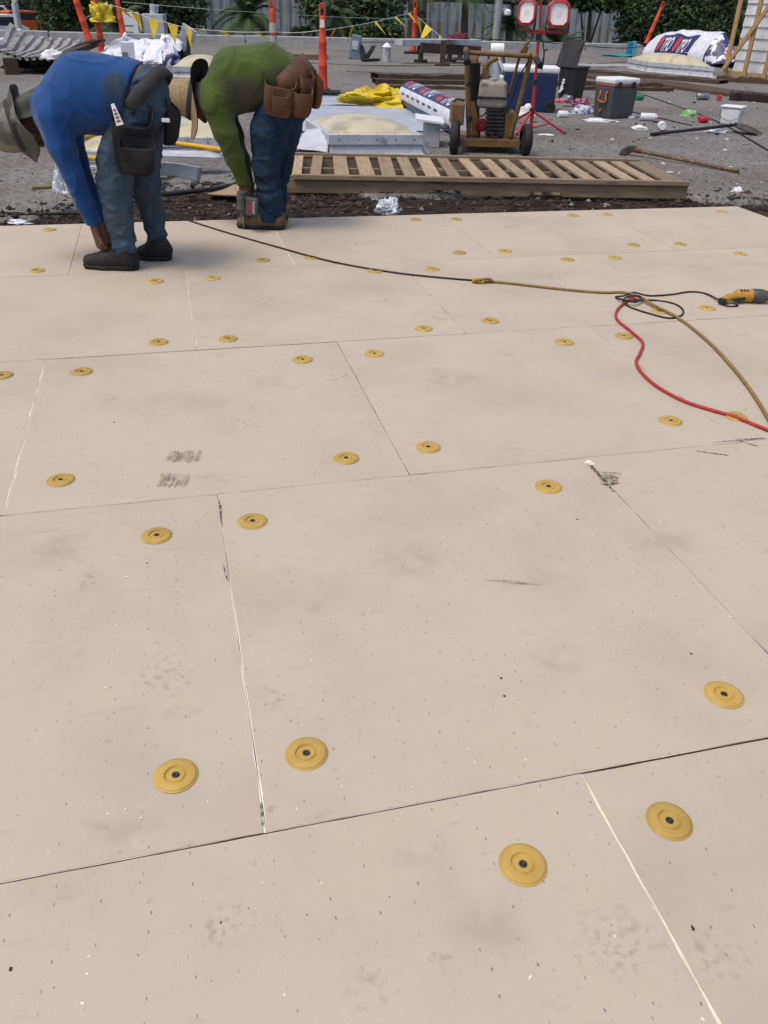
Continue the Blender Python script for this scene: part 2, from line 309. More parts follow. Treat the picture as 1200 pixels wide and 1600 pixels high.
# loose dirt, clods and chips in and beside the torn strip
def clods(name, N, fpos, sz, mats, label, cat):
    V = []; F = []; mi = []
    base = np.array([(1, 0, 0), (-1, 0, 0), (0, 1, 0), (0, -1, 0), (0, 0, 1), (0, 0, -1)], float); fs = [(0, 2, 4), (2, 1, 4), (1, 3, 4), (3, 0, 4), (2, 0, 5), (1, 2, 5), (3, 1, 5), (0, 3, 5)]
    for i in range(N):
        p = fpos(); 
        if p is None: continue
        s = sz[0]*(sz[1]/sz[0])**(rng.random()**2.2); k = base*rng.uniform(.5, 1.2, (6, 1))*s*np.array([1, rng.uniform(.5, 1), rng.uniform(.35, .7)]); a = rng.random()*6.28
        o = len(V); V += [(p[0]+x*math.cos(a)-y*math.sin(a), p[1]+x*math.sin(a)+y*math.cos(a), p[2]+z) for x, y, z in k]; F += [tuple(j+o for j in f) for f in fs]; mi += [int(rng.choice(len(mats[0]), p=mats[1]))]*8
    b = MB(); b.v = V; b.f = F; b.m = mi; return tag(b.build(name, mats[0]), label, cat, kind='stuff')
def pd():
    a = rng.uniform(-3.5, 6.5) if rng.random() < .7 else rng.uniform(-.9, 1.6); eb = edge_b(a); c = rng.uniform(5.83, eb+.1 if rng.random() < .85 else eb+.5); return AB(a, c, dz(a, c)+.006 if c < eb else -.03)
clods('rubble', 7500, pd, (.006, .05), ([M['clod1'], M['clod2'], M['clod3']], [.62, .33, .05]), 'dark crumbled roofing rubble along the torn strip behind the boards', 'rubble')
def pg():
    a = rng.uniform(-4.5, 8); c = 6.1 + 6*rng.random()**1.5; return AB(a, c, -.032) if c > edge_b(a) else None
clods('grit', 8500, pg, (.004, .015), ([M['clod1'], M['clod3']], [.6, .4]), 'loose grey grit and flakes scattered on the old roofing', 'grit')

# ------------------------------------------------------------------ new insulation boards with their fastener plates
deck = bpy.data.objects.new('roof_deck', None); COL.objects.link(deck); deck.rotation_euler[2] = YAW; tag(deck, 'tan square insulation boards laid in staggered rows', None, None, 'structure')
ROWB = [-1.48, -.26, .960, 2.184, 3.404, 4.626, 5.80]
def joints(r):
    o = .664 if r in (1, 3, 5) else .054
    if r == 1: o = .678
    return [o + 1.2185*k for k in range(-5, 6)]
PL = [(817,1352),(1046,1283),(245,837),(395,815),(857,761),(275,1212),(479,1178),(1131,1086),(3,587),(128,581),(95,750),(473,562),(541,716),(585,553),(669,699),(882,535),(1048,658),(975,525),(1150,651),(243,440),(333,435),(248,535),(357,530),(586,424),(662,514),(766,502),(676,421),(887,406),(961,403),(1105,482),(1030,487),(1157,397),(77,359),(58,423),(411,407),(487,403),(446,350),(650,343),(713,343),(718,395),(789,393),(895,337),(948,335),(990,383),(1063,382),(1128,331)]
plates = [(p.dot(GA), p.dot(GB)) for p in (G(x, y, 0) for x, y in PL)]
for a0 in (2.86, 2.6, 3.46, 3.2): plates += [(a0, 2.36), (a0, 3.24)] if a0 in (2.86, 3.2) else [(a0, 1.1), (a0, 2.0)]
plates += [(-1.3, 1.12), (-1.05, 1.1), (-1.32, 2.0), (-1.06, 2.01), (-1.6, 3.24), (-.72, 2.36), (-1.62, 2.36), (2.32, 1.1), (2.32, 2.02)]
PSTRIPS = [[(.0, .0428), (.0011, .0428), (.0012, .0398)], [(.0012, .0398), (.0044, .0378)], [(.0044, .0378), (.0049, .0368), (.0050, .0228)], [(.0050, .0228), (.0007, .0207)], [(.0007, .0207), (.0006, .0188)], [(.0006, .0188), (.0032, .0166)], [(.0032, .0166), (.0034, .0085)], [(.0034, .0085), (.0010, .0076), (.0010, .0001)]]
prof = [(.0, .0425), (.0012, .0425), (.0014, .0395), (.0042, .0365), (.0050, .034), (.0049, .0245), (.0044, .0225), (.0008, .0195), (.0006, .0165), (.0030, .0135), (.0032, .0095), (.0012, .0075), (.0010, .0001)]
pb = MB()
for st_ in PSTRIPS: pb.lathe((0, 0, 0), (0, 0, 1), st_, 40)
pb.lathe((0, 0, 0), (0, 0, 1), [(.0012, .0070), (.0036, .0068), (.0042, .0042), (.002, .002), (.002, .0001)], 14, 1)
pmesh = pb.build('fastener_plate', [M['plate'], M['screw']], None, smooth=True); pme = pmesh.data; bpy.data.objects.remove(pmesh)
frayed = {(1, .678): .0030, (2, .054): .0022, (3, -.554): .0034, (5, .664): .0026, (4, .054): .0012}
nb = 0
for r in range(6):
    J = joints(r); b0, b1 = ROWB[r], ROWB[r+1]
    for a0, a1 in zip(J, J[1:]):
        if r == 5 and a1 > 4.5: continue
        if a0 < -3.8 or a0 > 5.2: continue
        ca, cb = (a0+a1)/2, (b0+b1)/2; hx, hy = (a1-a0)/2-(.0003 if (r, round(a0, 3)) in frayed or (r, round(a1, 3)) in frayed else .0011), (b1-b0)/2-random.uniform(.0013, .0023); nn = 26; b = MB()
        def rim(inset, zz, jit, fray=False):
            P = []
            for sd in range(4):
                for i in range(nn):
                    t = -1+2*i/nn; x, y = [(t*hx, -hy), (hx, t*hy), (-t*hx, hy), (-hx, -t*hy)][sd]
                    ins = inset + abs(random.gauss(0, jit)); 
                    if fray:
                        e = frayed.get((r, round(a1, 3)), 0) if sd == 1 else frayed.get((r, round(a0, 3)), 0)*.5 if sd == 3 else 0
                        if r == 2 and e and abs(y*(1 if sd == 1 else 1)) > .0 and y > .12: e *= .1
                        ins += e*random.uniform(.35, 1.2) if random.random() < .93 else e*2.1
                    dx, dy = [(0, 1), (-1, 0), (0, -1), (1, 0)][sd]
                    P.append((x+dx*ins, y+dy*ins, zz))
            return P
        top = rim(.0006, 0, .0007, True); mid = [(x, y, -.0014) for x, y, z in top]; lip = rim(0, -.0016, .0003); bot = [(x, y, -.052) for x, y, z in lip]; m4 = 4*nn
        b.add(top + [(0, 0, 0)], [(i, (i+1) % m4, m4) for i in range(m4)], 0)
        b.add(top + mid, [(i, m4+i, m4+(i+1) % m4, (i+1) % m4) for i in range(m4)], 0)
        b.add(mid + lip + bot, [(i, m4+i, m4+(i+1) % m4, (i+1) % m4) for i in range(m4)] + [], 1)
        b.add(lip + bot, [(i, m4+i, m4+(i+1) % m4, (i+1) % m4) for i in range(m4)], 2)
        o = b.build('insulation_board', [M['facer'], M['core'], M['coredark']], deck, local=True)
        o.location = (ca, cb, random.uniform(-.0012, .0012)); nb += 1
        for (pa, q) in plates:
            if a0 <= pa < a1 and b0 <= q < b1:
                po = bpy.data.objects.new('fastener_plate', pme); COL.objects.link(po); po.parent = o; po.location = (pa-ca, q-cb, .0006)
                po.rotation_euler = (random.uniform(-.02, .02), random.uniform(-.02, .02), random.uniform(0, 6.28))
boards = [o for o in deck.children]
def board_at(P):
    a, c = P.dot(GA), P.dot(GB); return min(boards, key=lambda o: (o.location.x-a)**2+(o.location.y-c)**2)
def scuff(name, polys, m, z=.0009):          # flat marks: each polygon in pixel outline laid on the board
    bo = board_at(G(*polys[0][0], 0)); b = MB()
    for k, P in enumerate(polys):
        V = []
        for x, y in P:
            w = G(x, y, 0); V.append((w.dot(GA)-bo.location.x, w.dot(GB)-bo.location.y, z-bo.location.z+k*.00002))
        b.add(V, [tuple(range(len(V)))])
    o = b.build(name, m, bo, local=True); return o
mark = mat('boot_mark', (.27, .175, .13), .9, (.19, .12, .09), 60, alpha=(34, .34, .62, .42))
dark = mat('scrape_mark', (.10, .085, .075), .9, (.06, .05, .045), 60, alpha=(90, .34, .6, .8))
def stripes(cx, cy, w, h, n, lean, th):
    out = []
    for i in range(n):
        x = cx-w/2+w*i/(n-1); t = th*random.uniform(.6, 1.3); y0 = cy-h/2*random.uniform(.7, 1.1); y1 = cy+h/2*random.uniform(.7, 1.1)
        out.append([(x+lean, y0), (x+lean+t, y0+1), (x+t*1.2+lean*.3, (y0+y1)/2), (x-lean+t, y1), (x-lean, y1-1), (x+lean*.2, (y0+y1)/2)])
    return out
scuff('boot_print', stripes(285, 713, 46, 20, 11, 3, 4), mark); scuff('boot_print', stripes(268, 751, 40, 23, 10, 4, 4.5), mark)
scuff('scuff_mark', [[(750, 906), (800, 907), (850, 915), (800, 913)], [(840, 872), (890, 866), (850, 870.5)], [(470, 597), (540, 595), (541, 598), (471, 600)]][:2], mark)
scuff('scrape', [[(930+i*1.3, 737+i*3.2), (955+7*random.random()+i*2, 737+i*3+2*random.random()), (974-i*2.5, 740.5+i*3), (948, 740+i*3.3)] for i in range(7)] + [[(918, 727), (925, 726), (962, 770), (957, 768)]], dark)
scuff('scrape', [[(1085, 704), (1138, 711), (1139, 713), (1090, 706)]], dark); scuff('scrape', [[(1110, 692), (1158, 686), (1198, 684), (1197, 686), (1160, 689)], [(1150, 687), (1185, 697), (1180, 698)]], dark)
scuff('scrape', [[(622, 1265), (657, 1258), (655, 1268), (630, 1269)]], mat('torn_facer', (.33, .27, .22), .9, (.22, .17, .14), 50))
scuff('scuff_mark', [[(406, 1255), (410, 1254), (413, 1300), (409, 1290)], [(348, 880), (352, 888), (357, 910), (351, 900)], [(341, 778), (346, 790), (348, 826), (344, 812)]], dark)
def soft_mat(name, col, amt, scale, lo, hi):      # a dirt smear: fades out from its middle and breaks up in blotches
    m = mat(name, col, .9, tuple(x*.8 for x in col), 40); t = m.node_tree; L = t.links.new; p = t.nodes['Principled BSDF']
    tc = node(t, 'ShaderNodeTexCoord'); mp = node(t, 'ShaderNodeMapping'); mp.inputs['Location'].default_value = (-.5, -.5, 0); L(tc.outputs['Generated'], mp.inputs[0])
    ml = node(t, 'ShaderNodeVectorMath', operation='MULTIPLY'); ml.inputs[1].default_value = (1, 1, 0); L(mp.outputs[0], ml.inputs[0]); ln = node(t, 'ShaderNodeVectorMath', operation='LENGTH'); L(ml.outputs[0], ln.inputs[0])
    fa = node(t, 'ShaderNodeMapRange', interpolation_type='SMOOTHSTEP'); fa.inputs[1].default_value = .46; fa.inputs[2].default_value = .02; L(ln.outputs['Value'], fa.inputs[0])
    n = node(t, 'ShaderNodeTexNoise'); n.inputs['Scale'].default_value = scale; n.inputs['Detail'].default_value = 5; L(tc.outputs['Object'], n.inputs['Vector']); mr = node(t, 'ShaderNodeMapRange'); mr.inputs[1].default_value = lo; mr.inputs[2].default_value = hi; mr.inputs[4].default_value = amt; L(n.outputs['Fac'], mr.inputs[0])
    k = node(t, 'ShaderNodeMath', operation='MULTIPLY'); L(fa.outputs[0], k.inputs[0]); L(mr.outputs[0], k.inputs[1]); L(k.outputs[0], p.inputs['Alpha']); return m
SM1 = soft_mat('dirt_smear', (.27, .20, .15), .30, 60, .5, .74); SM2 = soft_mat('broad_smear', (.33, .27, .215), .15, 16, .38, .75); SM3 = soft_mat('dark_smear', (.24, .19, .15), .28, 34, .5, .76)
for x, y, w, h, m in ((960, 1485, 190, 130, SM1), (1120, 1500, 110, 130, SM1), (262, 1055, 150, 90, SM1), (575, 1550, 130, 110, SM3), (350, 1450, 160, 90, SM1), (820, 905, 150, 40, SM2), (140, 908, 60, 44, SM1), (690, 495, 150, 30, SM2), (420, 470, 120, 28, SM3), (860, 430, 110, 16, SM3), (430, 600, 150, 40, SM2), (170, 625, 60, 30, SM1), (530, 590, 110, 16, SM3), (700, 590, 140, 40, SM2), (1010, 375, 70, 18, SM3), (380, 660, 90, 24, SM1), (640, 880, 160, 90, SM2), (1040, 850, 130, 90, SM2), (90, 860, 140, 70, SM2), (420, 1090, 90, 60, SM1), (870, 1030, 120, 80, SM2), (640, 1330, 200, 70, SM2), (200, 1300, 180, 60, SM2), (760, 1450, 140, 120, SM2), (310, 395, 80, 16, SM2), (560, 380, 110, 14, SM3), (800, 355, 90, 10, SM3)):
    scuff('dirt_smear', [[(x-w/2, y-h/2), (x+w/2, y-h/2), (x+w/2, y+h/2), (x-w/2, y+h/2)]], m, .0011)
tornw = MB(); c0 = G(921, 723, 0)
for i in range(5): tornw.box(c0 + Vector((random.uniform(-.008, .008), random.uniform(-.016, .012), .004)), (.012, .02, .007), Matrix.Rotation(random.uniform(0, 3), 3, 'Z') @ Matrix.Rotation(random.uniform(-.5, .5), 3, 'X'))
tag(tornw.build('foam_scrap', M['core'], bevel=.002), 'torn white foam crumbs at a damaged board corner', 'scrap')
# crumbs on the boards
cr = MB()
for i in range(80):
    P = G(random.uniform(0, 1200), 360+1240*random.random()**1.6, 0); s = random.uniform(.0012, .0034)
    cr.box(P+Vector((0, 0, s*.3)), (s*random.uniform(1, 2.4), s, s*.7), Matrix.Rotation(random.uniform(0, 3), 3, 'Z'))
tag(cr.build('foam_crumbs', M['core']), 'tiny pale foam crumbs scattered over the boards', 'crumbs', kind='stuff')
cr = MB()
for x, y in [(1081, 1448), (178, 660), (1083, 1452), (17, 1515), (480, 1430), (345, 1442), (783, 1060), (788, 1088), (902, 812), (1080, 1022), (230, 880), (905, 530), (900, 536), (1165, 640)]:
    s = random.uniform(.0022, .0045); cr.box(G(x, y, 0)+Vector((0, 0, s*.3)), (s*1.4, s, s*.6), Matrix.Rotation(random.uniform(0, 3), 3, 'Z'))
tag(cr.build('dirt_crumbs', M['clod1'], bevel=.001), 'dark dirt crumbs dropped on the boards', 'crumbs', kind='stuff')
# ------------------------------------------------------------------ people
M['skin'] = mat('brown_skin', (.16, .075, .045), .55, (.11, .05, .03), 25, bump=.0006, bscale=150)
M['jean1'] = mat('worn_blue_denim', (.058, .088, .125), .9, (.034, .05, .07), 6, bump=.0012, bscale=140, fold=(.045, 7, (1, 1, 1.8), 20), spec=.12, c3=(.06, .062, .06), s3=4, r3=(.52, .75))
M['jean2'] = mat('dark_blue_denim', (.022, .045, .085), .9, (.012, .022, .042), 6, bump=.0012, bscale=140, fold=(.045, 7, (1, 1, 1.8), -20), spec=.12, c3=(.035, .034, .034), s3=5, r3=(.58, .75))
M['bootb'] = mat('black_leather', (.018, .017, .017), .65, (.010, .0095, .0095), 30, bump=.001, c3=(.045, .04, .034), s3=14, r3=(.6, .75))
M['bootn'] = mat('tan_work_leather', (.17, .105, .062), .75, (.10, .062, .038), 14, bump=.001, c3=(.05, .032, .022), s3=9)
M['sole'] = mat('boot_sole', (.02, .019, .018), .8)
M['camo'] = mat('faded_camouflage', (.115, .11, .088), .95, (.055, .056, .044), 9, bump=.0012, bscale=130, c3=(.18, .172, .14), s3=7, r3=(.52, .58))
M['straw'] = mat('straw', (.33, .25, .135), .85, (.21, .155, .08), 45, bump=.003, bscale=110)
M['dcloth'] = mat('black_nylon', (.009, .009, .010), .8, (.006, .006, .007), 20, bump=.001, bscale=120, c3=(.018, .018, .018), s3=8)
M['hide'] = mat('brown_hide', (.135, .062, .032), .65, (.075, .034, .018), 11, bump=.0015, bscale=60, c3=(.05, .025, .015), s3=5, r3=(.55, .7))
M['strap'] = mat('dusty_belt', (.045, .045, .045), .85, (.02, .02, .02), 20)
def chain(pts, k=.03, fl=None):
    return [(pts[i][0], pts[i+1][0], pts[i][1], pts[i+1][1], k, fl) for i in range(len(pts)-1)]
RS = 1.
def J(x, y, Y, r): return (AT(x, y, Y), r*RS)
def shrink(P, d): return [(p[0], p[1], max(.012, p[2]-d), max(.012, p[3]-d)) + tuple(p[4:]) for p in P]
def hand(wr, dirn, palmn, spread, s=1.):          # palm, four bent fingers of unequal length, thumb from the side of the palm
    wr, d, nrm = Vector(wr), Vector(dirn).normalized(), Vector(palmn).normalized(); sd = d.cross(nrm).normalized(); P = []
    kn = wr + d*.085*s
    P += [(wr, kn, .027*s, .026*s, .02, None), (wr+sd*.018*s, kn+sd*.026*s, .018*s, .017*s, .02, None), (wr-sd*.018*s, kn-sd*.024*s, .018*s, .016*s, .02, None)]
    for i, ln in enumerate((.07, .08, .075, .06)):
        o = kn + sd*(.030-.0205*i)*s*spread; a = o + d*ln*.45*s + nrm*.014*s; e = a + d*ln*.28*s + nrm*.03*s; f = e + nrm*.026*s - d*.006*s
        P += [(o, a, .0098*s, .0092*s, .005, None), (a, e, .0092*s, .0085*s, .004, None), (e, f, .0085*s, .0075*s, .004, None)]
    t0 = wr + d*.022*s + sd*.028*s; t1 = t0 + d*.03*s + sd*.026*s + nrm*.012*s; t2 = t1 + d*.03*s + nrm*.016*s
    P += [(t0, t1, .0135*s, .011*s, .008, None), (t1, t2, .011*s, .009*s, .004, None)]
    return P
def crease(seed, amp, f=(14, 30), st=(1, 1, 1), width=.16):      # irregular cloth creases: thin ridges along the zero lines of a few crossing waves
    g = np.random.default_rng(seed); K = g.normal(size=(7, 3)); K /= np.linalg.norm(K, axis=1)[:, None]; K *= g.uniform(*f, (7, 1))*np.array(st); ph = g.uniform(0, 6.28, 7)
    def w(X, Y, Z):
        n = sum(np.sin(K[i, 0]*X+K[i, 1]*Y+K[i, 2]*Z+ph[i]) for i in range(7))/2.6
        return (-amp*np.exp(-(n/width)**2)+amp*.3).astype(np.float32)
    return w
def folds(a1, a2, zlo, seed=1, f=85):
    c1, c2 = crease(seed, .008, (16, 34), (1, 1, 1.7), .17), crease(seed+5, .005, (30, 60), (1, 1, 1.6), .2)
    def w(X, Y, Z):
        n = np.sin(Z*f+3*np.sin(X*17+Y*11)+2*np.sin(Y*23)) * .5 + .5*np.sin(Z*f*.53+X*40+2.2*np.sin(Y*31))
        m = np.exp(-((Z-zlo)/.09)**2)
        return (c1(X, Y, Z) + c2(X, Y, Z) + a2*m*n).astype(np.float32)
    return w
def boot(parent, toe, heel, ank, Y, m, r=.047):
    t, h, a = AT(*toe, Y), AT(*heel, Y), AT(*ank, Y); t.z = h.z = 0; ball = h.lerp(t, .62); zz = Vector((0, 0, 1))
    P = [(h+zz*.05, ball+zz*.045, r, r*1.02, .02, (1, 1, 1)), (ball+zz*.042, t+zz*.036, r*1.02, r*.82, .02, None), (h+zz*.06, a, r*1.0, r*1.12, .03, None), (h.lerp(t, .35)+zz*.075, h.lerp(t, .62)+zz*.055, r*.72, r*.62, .02, None)]
    up = sdf_build('boot', P, m, parent, .006, lambda X, Yy, Z: .022-Z, lambda X, Yy, Z: (.0012*np.sin(X*160)*np.sin(Z*90)).astype(np.float32))
    SP = [(h+zz*.03, ball+zz*.03, r*1.08, r*1.12, .02, None), (ball+zz*.03, t+zz*.028, r*1.12, r*.92, .02, None)]
    sdf_build('sole', SP, M['sole'], up, .006, lambda X, Yy, Z: np.maximum(.0015-Z, Z-.026), None, 1)
    lb = MB()
    for i in range(5):
        c = h.lerp(t, .36+.065*i) + zz*(.075+r*.72-.0125*i - (.003 if i > 2 else 0)); lb.tube([c+Vector((.004, -.03, -.014)), c+Vector((0, 0, .004)), c+Vector((-.004, .03, -.014))], .0028, 5)
    tag(lb.build('laces', M['blk'], up, smooth=True), kind='stuff')
    return up
def pouch(parent, name, top, ax, out, w, d, h, m, flare=.8, rim=True, pts=1):      # open tool pouch hanging from the belt: ax across, out away from the body
    ax, out = Vector(ax).normalized(), Vector(out).normalized(); dn = ax.cross(out).normalized()
    if dn.z > 0: dn = -dn
    b = MB(); n = 22
    def rg(t, k, wk):
        V = []
        for i in range(n):
            a = 2*math.pi*i/n; x, y = math.cos(a), math.sin(a); x = math.copysign(abs(x)**.6, x); y = math.copysign(abs(y)**.6, y)
            V.append(top + dn*(h*t + (.30*h*(1+y)*.5 if t <= .0 else 0)) + ax*x*w/2*wk + out*(y*.5+.5)*d*k)
        return V
    L = [rg(0, .9, .94), rg(0, 1, 1), rg(.4, 1.02, 1.0), rg(.8, .92, .93), rg(.97, .7, flare), rg(1.0, .4, flare*.8)]
    inn = [rg(.0, .9, .94), rg(.3, .8, .9), rg(.32, .1, .4)]
    V = [v for r_ in L for v in r_]; b.add(V, [(i*n+k, i*n+(k+1) % n, (i+1)*n+(k+1) % n, (i+1)*n+k) for i in range(len(L)-1) for k in range(n)] + [tuple((len(L)-1)*n+k for k in range(n))])
    V = [v for r_ in inn for v in r_]; b.add(V, [(i*n+k, i*n+(k+1) % n, (i+1)*n+(k+1) % n, (i+1)*n+k) for i in range(2) for k in range(n)] + [tuple(2*n+k for k in range(n))])
    o = b.build(name, m, parent, smooth='auto')
    return o
def disc(b, c, nrm, r): pass
def head(c, top, face, s=1.):           # cranium, jaw, nose, brow, ears, lips
    c, u, f = Vector(c), Vector(top).normalized(), Vector(face).normalized(); f = (f-u*f.dot(u)).normalized(); sd = u.cross(f)
    P = [(c+u*.028*s-f*.018*s, c+u*.02*s+f*.012*s, .086*s, .082*s, .03, None), (c-u*.02*s+f*.03*s, c-u*.085*s+f*.055*s, .06*s, .036*s, .03, None),
         (c+u*.012*s+f*.088*s, c-u*.03*s+f*.106*s, .010*s, .0155*s, .014, None), (c+u*.022*s+f*.078*s+sd*.034*s, c+u*.022*s+f*.078*s-sd*.034*s, .013*s, .013*s, .015, None),
         (c-u*.062*s+f*.088*s+sd*.016*s, c-u*.062*s+f*.088*s-sd*.016*s, .009*s, .009*s, .008, None)]
    for q in (-1, 1):
        P += [(c+sd*q*.078*s-f*.012*s+u*.012*s, c+sd*q*.08*s-f*.006*s-u*.03*s, .014*s, .010*s, .008, None), (c-u*.018*s+f*.06*s+sd*q*.04*s, c-u*.02*s+f*.05*s+sd*q*.05*s, .02*s, .02*s, .02, None)]
    return P

# ---- the man in blue
Yc = 4.57; RS = .95
pb_ = thing('person', 'man in blue long sleeves and jeans bending to his boot, camouflage hat', 'person', G(205, 420, 0))
def ob(p, root): return tuple(p-root.location)
torso = chain([J(222, 143, Yc-.05, .125), J(186, 147, Yc-.05, .155), J(135, 145, Yc-.05, .172), J(93, 168, Yc-.06, .125)], .07) + chain([J(222, 143, Yc+.06, .125), J(186, 147, Yc+.06, .155), J(135, 145, Yc+.06, .172), J(93, 168, Yc+.07, .125)], .07)
torso += chain([J(214, 146, Yc-.05, .126), J(200, 146, Yc+.05, .135)], .05) + chain([J(88, 178, Yc-.14, .10), J(88, 178, Yc+.15, .10)], .09) + chain([J(150, 175, Yc, .10), J(190, 168, Yc, .085)], .06)
armN = chain([J(86, 184, Yc-.16, .100), J(97, 230, Yc-.18, .074), J(115, 275, Yc-.17, .057), J(132, 318, Yc-.14, .050), J(148, 352, Yc-.10, .042)], .02)
armF = chain([J(100, 188, Yc+.17, .09), J(118, 250, Yc+.15, .066), J(142, 305, Yc+.09, .05), J(160, 352, Yc+.02, .042)], .035)
pelvis = chain([J(222, 146, Yc-.05, .125), J(232, 168, Yc-.06, .118)], .05) + chain([J(222, 146, Yc+.06, .125), J(232, 168, Yc+.07, .118)], .05)
legN = chain([J(212, 178, Yc-.07, .122), J(184, 228, Yc-.09, .112), J(179, 288, Yc-.10, .092), J(185, 338, Yc-.10, .077), J(194, 384, Yc-.10, .070)], .03)
legF = chain([J(232, 180, Yc+.09, .115), J(222, 235, Yc+.10, .1), J(226, 285, Yc+.11, .088), J(238, 332, Yc+.12, .066), J(244, 366, Yc+.12, .066)], .03)
hN = hand(AT(150, 358, Yc-.10), AT(163, 402, Yc-.075)-AT(150, 358, Yc-.10), (.9, .35, -.25), 1.0, .98)
hF = hand(AT(162, 356, Yc+.02), AT(176, 396, Yc-.02)-AT(162, 356, Yc+.02), (.5, -.8, -.2), 1.0, .98)
hc = AT(44, 193, Yc); hu = Vector((-1, -.30, -.2)); hf = Vector((-.14, -.25, -1))
body = shrink(torso, .04) + shrink(pelvis, .035) + shrink(armN, .02) + shrink(armF, .02) + shrink(legN, .03) + shrink(legF, .03) + hN + hF + head(hc, hu, hf) + chain([J(88, 172, Yc, .07), (hc-hu.normalized()*.05, .058)], .03)
body += chain([J(222, 139, Yc-.04, .112), J(214, 139, Yc+.03, .112)], .03)
sdf_build('body', body, M['skin'], pb_, .0055)
wb1, wb2 = crease(11, .007, (10, 26), (1, 1, .8), .13), crease(12, .004, (24, 50), (1, 1, .7), .16)
def wb(X, Y, Z): return wb1(X, Y, Z)+wb2(X, Y, Z)
shirt = sdf_build('shirt', torso + armN + armF, mat('blue_jersey', (.011, .06, .195), .85, (.009, .05, .165), 9, bump=.001, bscale=160, fold=(.035, 5.5, (1.0, 1.2, .4), 25), sheen=.15, spec=.15, spots=[(ob(AT(178, 128, Yc-.2), pb_), .055, (.03, .04, .05), .8), (ob(AT(185, 160, Yc-.2), pb_), .07, (.02, .035, .06), .7)]), pb_, .0075, lambda X, Y, Z: np.maximum(np.maximum((X-AT(219, 115, Yc).x)*.94-(Z-AT(219, 115, Yc).z)*.34, AT(150, 352, Yc-.1).z-Z), (AT(62, 175, Yc).x-X)*.8-(Z-AT(62, 150, Yc).z)*.2-.06), wb)
sdf_build('jeans', pelvis + legN + legF + chain([J(222, 145, Yc-.05, .126), J(206, 147, Yc-.05, .128)], .05) + chain([J(222, 145, Yc+.06, .126), J(206, 147, Yc+.06, .128)], .05), M['jean1'], pb_, .0075, lambda X, Y, Z: np.maximum((AT(223, 112, Yc).x-X)*.83+(Z-AT(223, 112, Yc).z)*.56, .062-Z), folds(.004, .010, .12))
boot(pb_, (143, 415), (203, 412), (196, 392), Yc-.10, M['bootb'], .049); boot(pb_, (224, 400), (256, 402), (247, 378), Yc+.11, M['bootb'], .047)
# bucket hat with wide floppy brim and neck cloth
hat = MB(); ax = hu.normalized(); base = hc + ax*.045
def wob(i, a):
    k = max(0, i-5)/4; return (-.018*k*math.sin(2*a+.6)-.014*k*math.sin(3*a+1)-.01*k*math.sin(5*a), 1+.05*k*math.sin(2*a+.9))
hat.lathe(base, ax, [(.135, .002), (.135, .07), (.126, .10), (.08, .117), (.012, .124), (-.002, .126), (-.010, .145), (-.024, .168), (-.036, .188), (-.040, .188), (-.028, .166), (-.014, .143), (-.006, .122)], 44, 0, wob)
ht = hat.build('hat', M['camo'], pb_, smooth=True)
bd = MB(); bd.lathe(base, ax, [(.004, .1265), (.006, .128), (.028, .1245), (.030, .122)], 40); bd.build('hat_band', M['strap'], ht, smooth=True)
cl = MB()
cc = AT(47, 158, Yc)
def flap(u, v):
    a = -1.35+2.7*u; q = hc + ax*(.03-.12*v) ; e = Vector((0, math.sin(a), math.cos(a)))
    r_ = .124 + .022*v + .014*math.sin(a*7)*(.4+v); return q + Vector((e.x, e.y*r_, e.z*r_)) - ax*0.0
cl.grid(flap, 40, 8); cl.build('neck_cloth', M['camo'], ht, smooth=True, solid=.006)
# black tool belt and bags
tb = MB()
bw = [AT(205, 132, Yc-.165), AT(222, 128, Yc-.13), AT(243, 122, Yc), AT(226, 124, Yc+.15)]
wa = (AT(236, 128, Yc)-AT(214, 158, Yc)).normalized(); wc = AT(226, 145, Yc); wx = Vector((0, 1, 0)); 
def belt(u, v):
    a = 2*math.pi*u; return wc + wx*math.sin(a)*.205 + wa*math.cos(a)*.158 + wa.cross(wx).normalized()*((v-.5)*.065+.012)*(-1)
tb.grid(belt, 44, 2); tbo = tb.build('tool_belt', M['strap'], pb_, smooth=True, solid=.006)
pouch(tbo, 'tool_bag', AT(208, 158, Yc-.175), (1, .12, -.1), (.05, -1, -.12), .20, .085, .345, M['dcloth'], .78)
pouch(tbo, 'tool_pocket', AT(214, 214, Yc-.268), (1, .12, -.06), (.05, -1, -.12), .175, .045, .165, M['dcloth'], .82)
pouch(tbo, 'tool_bag', AT(258, 150, Yc-.05), (.25, -1, 0), (1, .25, -.15), .17, .08, .22, M['dcloth'], .85)
c = MB(); c.box(AT(259, 188, Yc-.16), (.04, .012, .018)); c.build('buckle', M['white'], tbo, bevel=.003)
c = MB(); q = [AT(173, 163, Yc-.29), AT(178, 161, Yc-.29), AT(193, 194, Yc-.30), AT(182, 197, Yc-.30)]
c.add(q + [v+Vector((0, .003, 0)) for v in q], [(0, 1, 2, 3), (7, 6, 5, 4), (0, 4, 5, 1), (1, 5, 6, 2), (2, 6, 7, 3), (3, 7, 4, 0)]); tg = c.build('paper_tag', M['white'], tbo)
c = MB()
for i in range(4): 
    u0, v0 = .3+.17*i, .2; e0 = q[0].lerp(q[3], u0).lerp(q[1].lerp(q[2], u0), v0); e1 = q[0].lerp(q[3], u0).lerp(q[1].lerp(q[2], u0), .8); c.beam(e0+Vector((0, -.0015, 0)), e1+Vector((0, -.0015, 0)), .009, .001, (0, -1, 0))
tag(c.build('print', mat('tag_print', (.25, .1, .1), .8), tg), kind='stuff')

